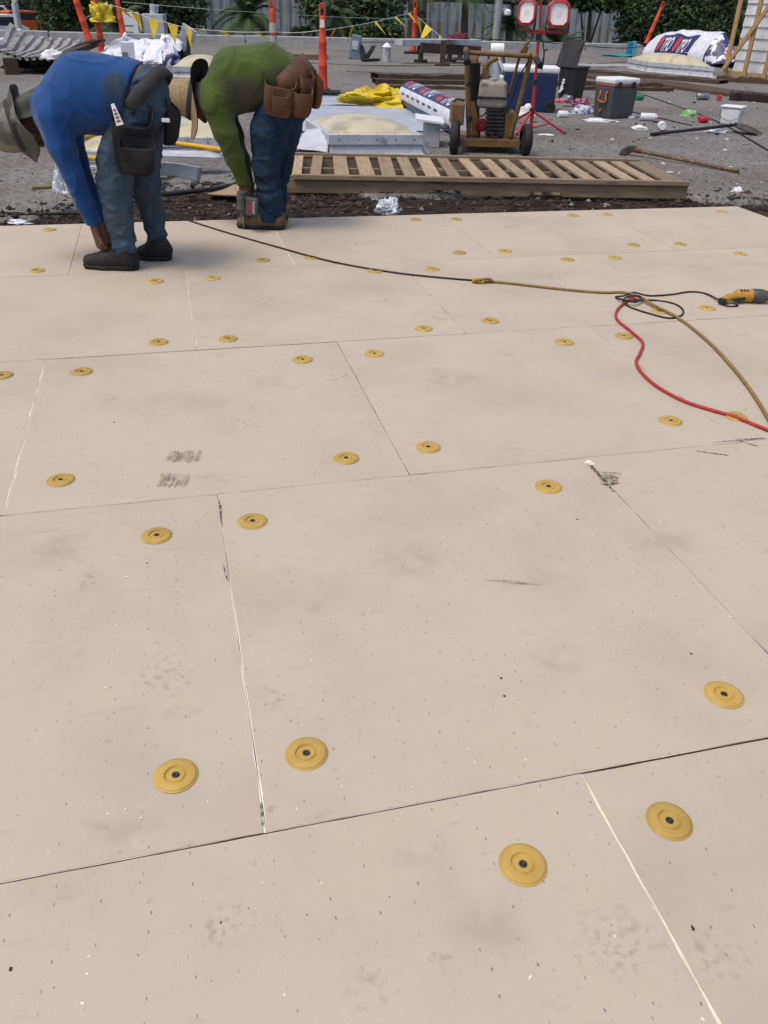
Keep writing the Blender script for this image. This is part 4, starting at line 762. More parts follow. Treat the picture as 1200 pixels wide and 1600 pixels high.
b = MB(); b.tube([K(757, 128, .25), K(758, 108, .25), K(764, 98, .25), K(778, 90, .25)], .026, 10); b.build('bent_bar', M['tool'], rc, smooth=True)
b = MB(); b.tube([K(795, 150, .1), K(806, 110, .0), K(815, 80, -.05), K(829, 62, -.05)], .014, 8); b.build('control_rod', M['tool'], rc, smooth=True)
b = MB(); b.tube([K(817, 90, .05), K(822, 72, .05)], .03, 10, smooth=0); b.build('lever', M['tool'], rc, smooth='auto')
b = MB(); b.box(K(769, 147, .17), (.30, .24, .255), None, 0, .93); ft_ = b.build('fuel_tank', M['tank'], rc, bevel=.045, smooth=True); ft_.modifiers['bevel'].segments = 4
for P in ([(762, 172, .02), (752, 182, -.02), (745, 170, -.02), (738, 120, -.06), (734, 92, -.1)], [(785, 172, .03), (798, 160, -.02), (812, 120, -.06), (826, 95, -.12)], [(765, 205, .02), (772, 214, -.05), (785, 210, 0)]):
    b = MB(); b.tube([K(*q) for q in P], .007, 6); b.build('cable', M['blk'], rc, smooth=True)
b = MB(); b.box(K(790, 172, .1), (.07, .10, .08)); b.build('air_filter', M['steel'], rc, bevel=.015)
b = MB(); b.box(K(769, 153, .045), (.31, .03, .022)); b.build('tank_seam', M['steel'], rc, bevel=.004)
b = MB(); q = K(770, 127, .12); b.cyl(q-Vector((0, 0, .02)), q+Vector((0, 0, .025)), .045, .042, 18); b.build('tank_cap', M['tank'], rc, smooth='auto', bevel=.004)
b = MB(); b.box(K(774, 190, .2), (.19, .26, .26))
for i in range(7): b.box(K(774, 172+i*6, .06), (.2, .03, .015))
tag(b.build('engine', M['steel'], rc, bevel=.004), kind='stuff')
b = MB(); q = K(753, 195, .12); b.lathe(q, (-.35, -1, 0), [(0, .062), (.03, .065), (.05, .05), (.055, .002)], 20); b.build('starter_cover', mat('dusty_red', (.17, .016, .022), .5, (.09, .01, .014), 14), rc, smooth='auto')
b = MB(); b.box(K(714, 176, .1), (.13, .36, .20)); b.build('blade_guard', M['tool'], rc, bevel=.015)
b = MB(); b.box(K(794, 195, .2), (.11, .3, .26)); b.build('side_box', M['tool'], rc, bevel=.006)
b = MB(); b.tube([K(708, 160, .05), K(714, 155, .05), K(726, 157, .05)], .012, 8); b.build('guard_handle', M['steel'], rc, smooth=True)

# ------------------------------------------------------------------ tripod work light
M['redm'] = mat('red_enamel', (.42, .02, .03), .4, (.33, .018, .025), 12, spec=.5); M['lens'] = mat('frosted_lamp_glass', (.82, .81, .80), .3, (.74, .72, .71), 8, spec=.6)
tr = thing('work_light', 'red tripod work light with two square lamp heads', 'work light', G(830, 205, -.036)); Y0 = 10.95
m0, m1 = K(829, 204), K(842, 62)
b = MB(); b.cyl(K(829.5, 200), K(836, 133), .022, n=14); b.cyl(K(836, 135), K(841, 66), .017, n=14); b.cyl(K(843, 52), K(846, -6), .011, n=10); b.build('mast', M['redm'], tr, smooth='auto')
for x, y, h_ in ((835, 128, .05), (841.5, 58, .07), (831, 173, .05)):
    b = MB(); q = K(x, y); b.cyl(q-Vector((0, 0, h_/2)), q+Vector((0, 0, h_/2)), .032, n=14); b.build('collar', M['blkp'], tr, smooth='auto')
hub = K(831, 173)
for ft, dy in (((807, 211), -.02), ((884, 209), .0), ((802, 190), .55)):
    f = G(ft[0], ft[1], -.03) if dy < .5 else hub+Vector((-.28, .5, -.25)); b = MB(); b.cyl(hub, f, .014, n=10); lg = b.build('leg', M['redm'], tr, smooth='auto')
    b = MB(); b.cyl(K(829.5, 200), hub.lerp(f, .55), .010, n=8); b.build('brace', M['redm'], lg, smooth='auto')
    b = MB(); b.cyl(f+(hub-f)*.04, f, .019, n=10); b.build('rubber_foot', M['blkp'], lg, smooth='auto')
b = MB(); b.beam(K(812, 47), K(881, 52), .03, .035); b.build('cross_bar', M['redm'], tr, bevel=.005)
def lamp(cx, cy, w, h, ang):
    rt = Matrix.Rotation(ang, 3, 'Z') @ Matrix.Rotation(-.12, 3, 'X'); c = K(cx, cy, -.05); b = MB(); t_ = .026; ch = .05
    O = [(-w/2+ch, -h/2), (w/2-ch, -h/2), (w/2, -h/2+ch), (w/2, h/2-ch), (w/2-ch, h/2), (-w/2+ch, h/2), (-w/2, h/2-ch), (-w/2, -h/2+ch)]; ki, ko = .80, 1
    V = [c+rt @ Vector((x*k, y_, z*k)) for k, y_ in ((ko, .05), (ko, -.02), (ki, -.03), (ki, .0)) for x, z in O]
    b.add(V, [(i*8+j, i*8+(j+1) % 8, i*8+8+(j+1) % 8, i*8+8+j) for i in range(3) for j in range(8)] + [tuple(range(7, -1, -1))]); o = b.build('lamp_head', M['redm'], tr, bevel=.004)
    b = MB(); b.add([c+rt @ Vector((x*ki, -.006, z*ki)) for x, z in O], [tuple(range(8))]); b.build('lens', M['lens'], o)
    b = MB(); b.add([c+rt @ Vector((x*.25, -.008, z*.25)) for x, z in O], [tuple(range(8))]); b.build('led_plate', mat('pinkish_led', (.74, .68, .65), .4), o)
    b = MB(); b.box(c+rt @ Vector((0, .08, 0)), (w*.7, .06, h*.7), rt)
    b.build('heat_sink', M['blkp'], o)
    b = MB(); b.tube([c+rt @ Vector((-w/2, .02, 0)), c+rt @ Vector((-w/2, .02, -h*.62)), c+rt @ Vector((0, .02, -h*.72)), c+rt @ Vector((w/2, .02, -h*.62)), c+rt @ Vector((w/2, .02, 0))], .007, 6); b.build('bracket', M['blkp'], o, smooth=True)
lamp(823.5, 19, .205, .262, -.35); lamp(873, 22, .25, .272, .05)
b = MB(); b.tube([K(833, 36), K(836, 30, .05), K(830, 60, .05), K(818, 70, .1)], .006, 6); b.tube([K(848, 60), K(850, 90), K(846, 110), K(851, 80), K(856, 78)], .007, 6); tag(b.build('lamp_wire', M['blk'], tr, smooth=True), kind='stuff')

# ------------------------------------------------------------------ coolers, bin, bucket
def rbox(name, org, ex, ey, h, tap, m, par, z0=0, bev=.02, lidk=1.):     # tapered box given by its ground footprint
    b = MB(); o = Vector(org); ex, ey = Vector(ex), Vector(ey); c = o+ex*.5+ey*.5
    V = [c+ex*(u-.5)*k+ey*(v-.5)*k+Vector((0, 0, z)) for z, k in ((z0, tap*lidk), (z0+h, lidk)) for u, v in ((0, 0), (1, 0), (1, 1), (0, 1))]
    b.add(V, [(3, 2, 1, 0), (4, 5, 6, 7), (0, 1, 5, 4), (1, 2, 6, 5), (2, 3, 7, 6), (3, 0, 4, 7)]); return b.build(name, m, par, bevel=bev, smooth=True)
p = G(783, 174, -.036); ex = G(866, 177, -.036)-p; bc = thing('wheeled_cooler', 'large blue cooler with white lid and black wheels', 'cooler', p); ey = Vector((-ex.y, ex.x, 0)).normalized()*.46
rbox('body', p, ex, ey, .50, .95, mat('blue_cooler_plastic', (.016, .032, .10), .45, (.012, .024, .075), 5), bc); lid = rbox('lid', p, ex, ey, .085, .99, M['white'], bc, .502, .025, 1.03)
for v in (.05, .95):
    b = MB(); q = p+ex*.90+ey*v+Vector((0, 0, .075)); n_ = -ey.normalized(); b.lathe(q-n_*.03, n_, [(0, .002), (0, .075), (.012, .085), (.05, .085), (.06, .075), (.06, .035), (.05, .03), (.05, .002)], 24); b.build('wheel', M['blk'], bc, smooth='auto')
b = MB(); q = p+Vector((0, 0, .42)); b.box(q+ey*.5-ex.normalized()*.02, (.05, .26, .05), Matrix.Rotation(math.atan2(ex.y, ex.x), 3, 'Z')); b.build('side_handle', M['white'], bc, bevel=.01)
p = G(923, 181, -.036); q1 = G(956, 187, -.036); ex = q1-p; ex = ex.normalized()*.385; ey = Vector((-ex.y, ex.x, 0)).normalized()*.46
gc = thing('cooler', 'dark grey cooler with white lid and orange latches', 'cooler', p); gm = mat('charcoal_cooler_plastic', (.075, .077, .085), .5, (.06, .062, .068), 5)
rbox('body', p, ex, ey, .40, .92, gm, gc, 0, .025); rbox('trim_band', p, ex, ey, .022, 1, mat('coral_trim', (.45, .12, .07), .5), gc, .402, .004, 1.0); rbox('lid', p, ex, ey, .075, 1.0, M['white'], gc, .426, .022, 1.04)
om = mat('orange_latch', (.50, .13, .03), .5); u = ex.normalized(); nn_ = Vector((u.y, -u.x, 0)); fc = p+ex*.55+nn_*.006
b = MB(); b.tube([fc+Vector((0, 0, .335))-u*.075, fc+nn_*.012+Vector((0, 0, .29))-u*.06, fc+nn_*.016+Vector((0, 0, .215))-u*.07, fc+nn_*.016+Vector((0, 0, .205))+u*.07, fc+nn_*.012+Vector((0, 0, .29))+u*.06, fc+Vector((0, 0, .335))+u*.075], .013, 8, smooth=3); b.build('handle', om, gc, smooth=True)
b = MB(); b.box(fc+Vector((0, 0, .265))+nn_*.001, (.105, .012, .10), Matrix.Rotation(math.atan2(u.y, u.x), 3, 'Z')); b.build('handle_recess', gm, gc, bevel=.004)
b = MB(); b.cyl(fc+Vector((0, 0, .09))-u*.03-nn_*.01, fc+Vector((0, 0, .09))-u*.03+nn_*.015, .022, .018, 12); b.build('drain_plug', om, gc, smooth='auto')
w = ey.normalized(); n2 = Vector((w.y, -w.x, 0)) if Vector((w.y, -w.x, 0)).dot(u) > 0 else Vector((-w.y, w.x, 0))
for k in (.2, .75):
    b = MB(); q = p+ex*1.02+ey*k+Vector((0, 0, .42)); b.box(q+n2*.012, (.02, .05, .075), Matrix.Rotation(math.atan2(n2.y, n2.x), 3, 'Z')); b.build('lid_latch', M['blkp'], gc, bevel=.004)
# open bin
p = G(868, 154, -.036); ex = G(886, 156, -.036)-p; ex = ex.normalized()*.36; ey = Vector((-ex.y, ex.x, 0)).normalized()*.32
bn = thing('bin', 'black wheelie bin with open lid behind the blue cooler', 'bin', p)
rbox('body', p, ex, ey, .46, .80, M['blkp'], bn, 0, .02, 1.05); rbox('rim', p, ex, ey, .03, 1, M['blkp'], bn, .462, .008, 1.14)
uu = ex.normalized(); n_ = Vector((uu.y, -uu.x, 0)); b = MB()
for zc, w_, h_, k in ((.285, .035, .022, 0), (.245, .04, .025, 1), (.20, .034, .022, 2), (.15, .055, .045, 3)):      # worn white marks, no longer legible
    q = p+ex*.36+n_*(.016+.02*zc)+Vector((0, 0, zc))-uu*(.012*k)
    b.add([q+uu*math.cos(t_)*w_*(.7+.3*math.sin(3*t_+k))+Vector((0, 0, math.sin(t_)*h_+(.03*math.cos(t_) if k == 3 else 0))) for t_ in [j*6.283/12 for j in range(12)]], [tuple(range(12))])
tag(b.build('worn_print', M['white'], bn), kind='stuff')
b = MB(); l0 = p+ex*.98+ey*.0+Vector((0, 0, .47))-uu*.40; t_ = Vector((.10, .12, .36)); l1 = uu*.40
ld = MB(); ld.grid(lambda u_, v_: l0+Vector((0, .12, 0))+l1*u_+t_*v_+Vector((0, 0, .02*math.sin(math.pi*u_))), 6, 6); lo = ld.build('lid', M['blkp'], bn, solid=.02)
for i in range(1, 6):
    for s_ in (0, 1):
        b = MB(); a_, c_ = (i/6, 0), (min(1, i/6+.5) if not s_ else max(0, i/6-.5), 1); f_ = lambda uv: l0+Vector((0, .105, 0))+l1*uv[0]+t_*uv[1]; b.beam(f_(a_), f_(c_), .012, .012); b.build('rib', M['blkp'], lo)
# white square bucket
p = G(1121, 195, -.036); ex = G(1153, 198, -.036)-p; ex = ex.normalized()*.27; ey = Vector((-ex.y, ex.x, 0)).normalized()*.25; bk = thing('bucket', 'square white plastic bucket standing by the shovel', 'bucket', p)
rbox('body', p, ex, ey, .215, .86, M['white'], bk, 0, .03, 1.0); rbox('rim', p, ex, ey, .022, 1, M['white'], bk, .218, .008, 1.09)
b = MB(); q = p+ex*.5+ey*.5; b.tube([q-ex*.54+Vector((0, 0, .2)), q-ex*.5-ey*.5+Vector((0, 0, .12)), q-ey*.56+Vector((0, 0, .06)), q+ex*.5-ey*.5+Vector((0, 0, .12)), q+ex*.54+Vector((0, 0, .2))], .003, 6); b.build('wire_handle', M['steel'], bk, smooth=True)

# ------------------------------------------------------------------ long tools
sh = thing('shovel', 'black handled shovel lying near the white bucket', 'shovel', G(1020, 210, -.03)); p, q = G(1018, 210, -.015), G(1150, 195, .05)
b = MB(); b.tube([p, p.lerp(q, .5), q], .019, 10); b.build('shaft', M['blkp'], sh, smooth=True)
b = MB(); b.tube([p-(q-p).normalized()*.01, p+(q-p).normalized()*.12], .022, 10, smooth=0); b.build('grip', M['blk'], sh, smooth='auto')
d = (G(1205, 214, -.03)-q).normalized(); s_ = d.cross(Vector((0, 0, 1))).normalized(); b = MB()
b.grid(lambda u, v: q-d*.06+d*(u*.42)+s_*((v-.5)*.26*min(1, .35+u*2.2)*(1 if u < .7 else 1-(u-.7)*1.6))+Vector((0, 0, .035*abs(2*v-1)**2-.02-.02*u)), 12, 8); b.build('blade', mat('worn_shovel_steel', (.10, .088, .07), .6, (.05, .042, .035), 9, metal=.3), sh, smooth=True, solid=.004)
mt_ = thing('mattock', 'mattock with brown wooden handle lying on the roof', 'mattock', G(985, 238, -.03)); p, q = G(990, 234, .02), G(1153, 267, -.015); d = (q-p).normalized()
b = MB(); b.tube([p, p.lerp(q, .3), p.lerp(q, .7), q], .019, 10); b.build('handle', mat('grey_brown_ash', (.18, .12, .075), .8, (.10, .065, .042), 4, stretch=(2, 9, 9), c3=(.3, .2, .09), s3=4, r3=(.58, .66)), mt_, smooth=True)
b = MB(); b.cyl(p-d*.03, p+d*.10, .028, .024, 12); b.build('collar', mat('faded_red', (.22, .035, .03), .6, (.1, .03, .025), 20), mt_, smooth='auto')
b = MB(); e = Vector((0, 0, 1)); hd = G(970, 241, -.03)
V = [p-d*.05+e*.035, p+d*.015+e*.04, p+d*.03+e*.0, hd+Vector((.07, 0, .0)), hd+Vector((-.02, -.02, -.004)), hd+Vector((.02, .03, .05)), p-d*.06+e*.03]
n_ = Vector((.1, -.9, .1)).normalized()*.03; b.add([v-n_ for v in V]+[v+n_*.8 for v in V], [tuple(range(7)), tuple(range(13, 6, -1))]+[(i, (i+1) % 7, 7+(i+1) % 7, 7+i) for i in range(7)]); b.build('head', M['steel'], mt_, bevel=.004)

# ------------------------------------------------------------------ litter
M['redc'] = mat('red_can', (.42, .03, .035), .35, (.5, .3, .3), 10, ramp=(.3, .36), spec=.6); M['silv'] = mat('silver_can', (.35, .35, .38), .35, (.2, .2, .24), 9, metal=.6); M['grn'] = mat('green_wrap', (.12, .33, .08), .5, (.5, .55, .48), 12, ramp=(.42, .5)); M['bagb'] = mat('blue_white_bag', (.55, .6, .68), .4, (.08, .12, .3), 14, ramp=(.42, .52)); M['bagr'] = mat('red_blue_bag', (.45, .10, .13), .45, (.06, .06, .16), 14, ramp=(.45, .5)); M['teal'] = mat('teal_plastic', (.04, .28, .3), .5)
def can(px, ang, r, ln, m, label, cap=None, name='can', cat='can'):
    t = thing(name, label, cat, G(*px, -.036)); c = G(*px, -.036)+Vector((0, 0, r)); d = Vector((math.cos(ang), math.sin(ang), 0)); b = MB()
    if cap: pr = [(-ln/2, .002), (-ln/2, r*.9), (-ln/2+.01, r), (ln*.1, r), (ln*.2, r*.92), (ln*.25, r), (ln*.34, r*.8), (ln*.44, r*.4), (ln*.5, r*.38)]
    else: pr = [(-ln/2+.004, .002), (-ln/2+.004, r*.8), (-ln/2, r*.84), (-ln/2+.012, r), (ln/2-.014, r), (ln/2, r*.82), (ln/2-.004, r*.78), (ln/2-.004, .002)]
    b.lathe(c, d, pr, 20); b.build('shell', m, t, smooth='auto')
    b = MB(); b.lathe(c, d, [(ln*.44, .002), (ln*.44, r*.45), (ln*.53, r*.45), (ln*.53, .002)] if cap else [(ln/2-.003, .002), (ln/2-.003, r*.3), (ln/2-.001, r*.3), (ln/2-.001, .002)], 12); b.build('cap' if cap else 'pull_tab', cap or M['silv'], t, smooth='auto')
can((1014, 189), -.15, .05, .25, M['film'], 'clear plastic bottle with red cap lying in front of the grey cooler', M['redp'], 'plastic_bottle', 'bottle')
can((1097, 156), .1, .055, .22, M['silv'], 'dark silver can lying near the brown strip'); can((1123, 157), 1.2, .045, .13, M['redc'], 'red and white can seen end-on by the torn strip')
can((1098, 192), .3, .045, .13, M['redc'], 'crushed red can lying left of the white bucket'); can((886, 160), 1.9, .055, .2, M['silv'], 'silver can seen end-on beside the wheeled cooler')
can((998, 157), .5, .05, .15, mat('green_can', (.05, .22, .09), .4), 'green can lying behind the grey cooler'); can((880, 184), .2, .045, .16, M['white'], 'white plastic bottle lying near the tripod leg', M['white'], 'plastic_bottle', 'bottle')
can((1033, 203), 1.45, .05, .12, M['white'], 'white foam cup lying by the shovel handle', None, 'foam_cup', 'cup')
lump('paper_scrap', (935, 190), (.22, .05, .03), M['paper'], 'torn pale paper lying in front of the grey cooler', 'paper', 12, n=9, amp=.6); lump('tissue', (999, 203), (.09, .05, .05), M['paper'], 'crumpled white tissue in front of the fallen bottle', 'tissue', 14, n=8)
lump('wrapper', (983, 184), (.08, .05, .04), M['bagb'], 'dark blue wrapper against the grey cooler', 'wrapper', 17, n=8); lump('wrapper', (1077, 181), (.13, .07, .07), M['grn'], 'green and white snack bag near the white bucket', 'wrapper', 19, n=9)
lump('plastic_bag', (908, 167), (.15, .1, .10), M['bagr'], 'red and dark blue plastic bag beside the grey cooler', 'plastic bag', 21, n=10); lump('plastic_bag', (909, 178), (.15, .08, .10), M['bagb'], 'blue and white plastic bag left of the grey cooler', 'plastic bag', 23, n=10)
lump('wrapper', (878, 160), (.14, .07, .06), M['bagr'], 'reddish wrapper beside the wheeled cooler wheel', 'wrapper', 25, n=8); lump('plastic_bag', (822, 180), (.12, .1, .12), M['paper'], 'white plastic bag behind the tripod legs', 'plastic bag', 27, n=9)
lump('plastic_wrap', (1120, 207), (.12, .05, .035), M['film'], 'clear wrap scrap lying in front of the white bucket', 'plastic wrap', 29, n=8); lump('paper_scrap', (1152, 300), (.045, .03, .035), M['paper'], 'small white paper scrap right of the pallet', 'paper', 31, n=8)
lump('paper_scrap', (853, 211), (.10, .05, .012), M['paper'], 'flat white paper by the right tripod leg', 'paper', 33, n=8); lump('shredded_mesh', (966, 88), (.5, .35, .06), M['teal'], 'green netting scrap far back on the roof', 'netting', 35, n=10, amp=.7)
bits = MB()
for i in range(150):
    q = G(random.uniform(830, 1195), 135+165*random.random(), -.03); s_ = .006+.024*random.random()**2; bits.box(q, (s_*2, s_, s_*.6), Matrix.Rotation(random.uniform(0, 3), 3, 'Z'), random.choice((0, 0, 1, 1, 1)))
tag(bits.build('litter_bits', [M['paper'], M['clod1']]), 'tiny paper and roofing bits strewn over the right of the roof', 'litter', kind='stuff')
# yellow tarp
o = crumple('tarpaulin', (0, 0, 0), (.50, .40, .20), mat('yellow_tarp', (.62, .46, .015), .55, (.5, .36, .012), 8, spec=.4), 41, None, n=20, amp=.75); o.location = G(592, 162, -.03); tag(o, 'crumpled yellow tarp lying on the roof beside the membrane roll', 'tarp')
# ------------------------------------------------------------------ more of the roof clutter
M['rot'] = mat('rotten_brown_wood', (.10, .068, .045), .95, (.05, .035, .025), 4, stretch=(1, 10, 10), bump=.01, bscale=20, var=.2)
def plank(label, p, q, w, h, m=None, group=None, name='torn_strip', cat='roofing strip'):
    b = MB(); p, q = Vector(p), Vector(q); n = 22; d = (q-p); s_ = Vector((-d.y, d.x, 0)).normalized(); sd_ = random.random()*50
    def fn(u, v):
        t = v*4; k = [(-.5, 0), (.5, 0), (.5, 1), (-.5, 1), (-.5, 0)][int(round(t))]; c = p+d*u
        return c + s_*(k[0]*w*(1+.25*fnoise((u*9, k[0]*3, 0), 1, sd_))) + Vector((0, 0, k[1]*h*(1+.4*fnoise((u*14, 1, 0), 1, sd_))))
    b.grid(fn, n, 4); o = b.build(name, m or M['rot']); return tag(o, label, cat, group)
plank('dark torn roofing strip behind membrane roll, nearest of three', G(588, 137, -.036), G(735, 140, -.036), .22, .05)
plank('brown torn roofing strip behind membrane roll, middle of three', G(584, 130, -.036), G(900, 134, -.036), .3, .07)
plank('brown torn roofing strip behind membrane roll, farthest of three', G(585, 124, -.036), G(760, 124, -.036), .42, .09)
plank('brown plank lying behind the grey cooler, nearer one', G(890, 140, -.036), G(1048, 142, -.036), .22, .06); plank('brown plank lying behind the grey cooler, farther one', G(890, 133, -.036), G(1030, 136, -.036), .25, .08)
plank('long brown torn strip running from the bin to right edge', G(905, 118, -.036), G(1215, 156, -.036), .85, .05); plank('dark brown strip lying along the skylight at right', G(900, 112, -.036), G(1130, 131, -.036), .5, .07)
plank('ragged dark strip end at the right edge', G(1140, 155, -.036), G(1215, 160, -.036), .5, .12, M['clod1']); plank('grey timber lying beyond the grey cooler', G(890, 103, -.036), G(1000, 104, -.036), .9, .03, mat('grey_timber', (.33, .32, .3), .9))
plank('brown timber lying below the wood frame', G(1120, 126, -.036), G(1215, 132, -.036), .35, .1)
# covered pile of wrapped rolls at the far right
pp = thing('roll_pile', 'pile of membrane rolls under printed white and navy wrap', 'wrapped pile', G(1010, 92, -.036)); a0 = G(1004, 92, -.036); a1 = G(1098, 103, -.036); d = a1-a0; dn = d.normalized(); bk_ = Vector((-dn.y, dn.x, 0))
sec = [(-.05, 0), (-.04, .28), (.12, .56), (.38, .80), (.52, .82), (.72, .64), (.98, .30), (1.1, .12), (1.15, 0)]
b = MB()
def pile(u, v):
    t = v*(len(sec)-1); i = min(int(t), len(sec)-2); f = t-i; x, z = [sec[i][k]*(1-f)+sec[i+1][k]*f for k in (0, 1)]; w = a0+d*u
    e = 1-.22*(1-u)**6; return w + bk_*(x+.04*fnoise((u*5, v*6, 0), 1, 4)) + Vector((0, 0, z*e*(1+.07*fnoise((u*6, v*5, 3), 1, 2))))
b.grid(pile, 26, 24); wr_ = b.build('cover', M['wfilm'], pp, smooth=True)
b = MB(); E_ = [pile(1, v/24) for v in range(25)]; tip = pile(1, .45)+dn*.75; tip.z = .12; b.grid(lambda u, v: pile(1, v).lerp(tip+bk_*(v-.45)*.9-Vector((0, 0, .1*abs(v-.4))), u)*1.0, 10, 24); b.build('cover_end', M['camou'], pp, smooth=True)
b = MB(); b.grid(lambda u, v: pile(.2+.56*u, .05+.27*v)-bk_*.012+Vector((0, 0, .012)), 12, 5); bn_ = b.build('printed_band', M['navy'], pp, smooth=True)
for u0 in (.23, .49):
    V, F = text_geo('TPO', .30, .15); b = MB(); b.add([pile(u0+.07+x*.72/d.length, .11+y*.75)-bk_*.03+Vector((0, 0, .03)) for x, y, z in V], F); tag(b.build('lettering', M['wfilm'], bn_), 'white TPO lettering')
    b = MB(); b.add([pile(u0+.03+.032*math.cos(q), .2+.09*math.sin(q))-bk_*.025+Vector((0, 0, .025)) for q in [k*6.283/16 for k in range(16)]], [tuple(range(16))]); b.build('red_emblem', M['redp'], bn_)
b = MB(); b.grid(lambda u, v: pile(.25+.35*u, .47+.08*v)+Vector((0, 0, .015)), 10, 3); b.build('printed_band', M['camou'], pp, smooth=True)
# small bundle beyond the men, white covers, cartons
o = crumple('wrapped_bundle', (0, 0, 0), (.20, .2, .36), M['camou'], 52, None, n=14, amp=.25); o.location = G(268, 103, -.036); tag(o, 'upright navy, white and red wrapped bundle beyond the blue-shirted man', 'bundle')
b = MB(); q0 = G(158, 96, -.036); q1 = G(262, 100, -.036); dd = q1-q0
def tarp(u, v):
    h = (.26*math.exp(-((u-.16)/.16)**2)+.2*math.exp(-((u-.5)/.16)**2)+.28*math.exp(-((u-.8)/.15)**2)+.16)*math.sin(math.pi*min(1, v*1.0))**.7; p = q0+dd*(u*1.06-.02)+Vector((0, 2.2*v, 0))
    f = .12*abs(fnoise((u*7, v*5, 0), 1.3, 7))+.09*fnoise((u*16, v*9, 0), 1, 3); return p+Vector((.2*fnoise((u*5, v*8, 2), 1, 1), .25*fnoise((u*9, v*2, 5), 1, 6), max(0, h+f*1.3*math.sin(math.pi*v))))
b.grid(tarp, 60, 26); tag(b.build('white_cover', mat('white_sheet', (.74, .76, .80), .6, (.62, .64, .69), 5), smooth=True), 'heap of white plastic sheeting at far left of the roof', 'plastic sheeting')
c = thing('white_carton', 'white carton with dark label standing in front of white sheeting', 'carton', G(204, 108, -.036)); b = MB(); b.box(G(203, 108, -.036)+Vector((0, 0, .24)), (.26, .26, .48), Matrix.Rotation(.3, 3, 'Z')); b.build('box', M['white'], c, bevel=.01); b = MB(); b.box(G(203, 108, -.036)+Vector((-.02, -.14, .26)), (.11, .02, .09), Matrix.Rotation(.3, 3, 'Z')); b.build('label_patch', M['silv'], c)
lump('paper_scrap', (232, 100), (.25, .15, .09), M['paper'], 'crumpled white scraps in front of the white sheeting', 'paper', 55, n=9, amp=.6)
# grey bracket on black base
c = thing('metal_bracket', 'grey tilted metal plate on black base near wrapped bundle', 'bracket', G(298, 94, -.036)); p = G(298, 94, -.036); b = MB(); b.box(p+Vector((0, 0, .55)), (.34, .05, .30), Matrix.Rotation(.5, 3, 'Y') @ Matrix.Rotation(.5, 3, 'X')); b.build('plate', M['alum'], c, bevel=.01); b = MB(); b.box(p+Vector((-.02, 0, .06)), (.42, .3, .12)); b.cyl(p+Vector((-.05, 0, .1)), p+Vector((0, .02, .5)), .05, n=10); b.build('base', M['blkp'], c, bevel=.02)
# bent ribbed metal deck sheet on a debris heap
c = thing('ribbed_sheet_pile', 'bent ribbed metal deck sheet on a dark debris heap at left', 'scrap pile', G(40, 120, -.036)); f0, f1 = AT(-12, 86, 16.6), AT(90, 98, 16.6); k0, k1 = AT(20, 58, 20.5), AT(150, 68, 20.5); b = MB()
def rib(u, v):
    w = (f0*(1-u)+f1*u)*(1-v)+(k0*(1-u)+k1*u)*v; ph = (u*9) % 1; h = .055*(1 if ph < .42 else 0 if .52 < ph < .9 else (1-(ph-.42)/.1 if ph <= .52 else (ph-.9)/.1)); cl_ = .42*max(0, .25-u)**1.3*2.5*(.3+v); return w+Vector((0, 0, h+cl_+.05*fnoise((u*3, v*3, 0), 1, 3)-.25*math.sin(math.pi*v)*.3))
b.grid(rib, 180, 14); b.build('ribbed_sheet', mat('dusty_galvanised', (.36, .35, .34), .7, (.22, .21, .20), 4, c3=(.14, .10, .08), s3=3, r3=(.56, .68), bump=.004), c, solid=.006)
b = MB(); b.grid(lambda u, v: (f0*(1-u)+f1*u)*(1-v)+(k0*(1-u)+k1*u)*v + Vector((.1, .25-.1*v, -.06)) if False else Vector(((f0.x*(1-u)+f1.x*u), 16.75+3.5*v, -.036+max(0, math.sin(math.pi*min(1, .12+v*.8))*(.20+.10*fnoise((u*7, v*5, 0), 1, 8)+.05*fnoise((u*20, v*14, 0), 1, 2))))), 60, 30); b.build('debris_heap', M['dirt'], c, smooth=True)
for i, (x, y) in enumerate(((62, 112), (20, 116), (85, 112))): 
    b = MB(); q = G(x, y, -.03)+Vector((0, 0, .12)); b.box(q, (.25, .12, .28), Matrix.Rotation(.4*i, 3, 'Z') @ Matrix.Rotation(.3*(i-1), 3, 'Y')); b.build('block', M['rot'], c, bevel=.01)
b = MB(); b.beam(AT(60, 122, 16.2), AT(98, 121, 16.2), .03, .03); b.build('white_lath', M['white'], c); b = MB(); b.tube([AT(-8, 66, 20), AT(8, 62, 20.2), AT(22, 52, 20.4), AT(33, 49, 20.6)], .055, 8); b.build('white_edge_roll', M['white'], c, smooth=True)
b = MB(); b.beam(AT(88, 92, 16.8), AT(150, 68, 20), .12, .10); b.build('timber', M['rot'], c)
lump('plastic_bag', (82, 92), (.17, .12, .12), M['paper'], 'white bag caught on the ribbed metal sheet', 'plastic bag', 61, .38, n=9)
# steel stand, vent, black scraps, far pallet, blue carton
st = thing('steel_stand', 'grey steel channel resting on four rusty legs', 'steel stand', G(665, 102, -.036)); p, q = AT(623, 66, 23), AT(745, 66, 24.5); b = MB(); b.beam(p, q, .35, .14); b.build('channel', M['alum'], st, bevel=.01); rust = mat('rusty_steel', (.075, .05, .042), .85, (.04, .028, .024), 9)
b = MB(); b.beam(AT(655, 74, 23.2), AT(748, 80, 24.2), .2, .22); b.build('beam', rust, st, bevel=.01)
for x, y, Y in ((657, 97, 23), (691, 103, 21.8), (702, 96, 24.2), (718, 94, 24.8)):
    f = G(x, y, -.036); b = MB(); b.box(f+Vector((0, 0, .27)), (.13, .13, .54)); lg = b.build('leg', rust, st, bevel=.008); b = MB(); b.box(f+Vector((0, 0, .03)), (.34, .3, .06)); b.build('foot', rust, lg, bevel=.01)
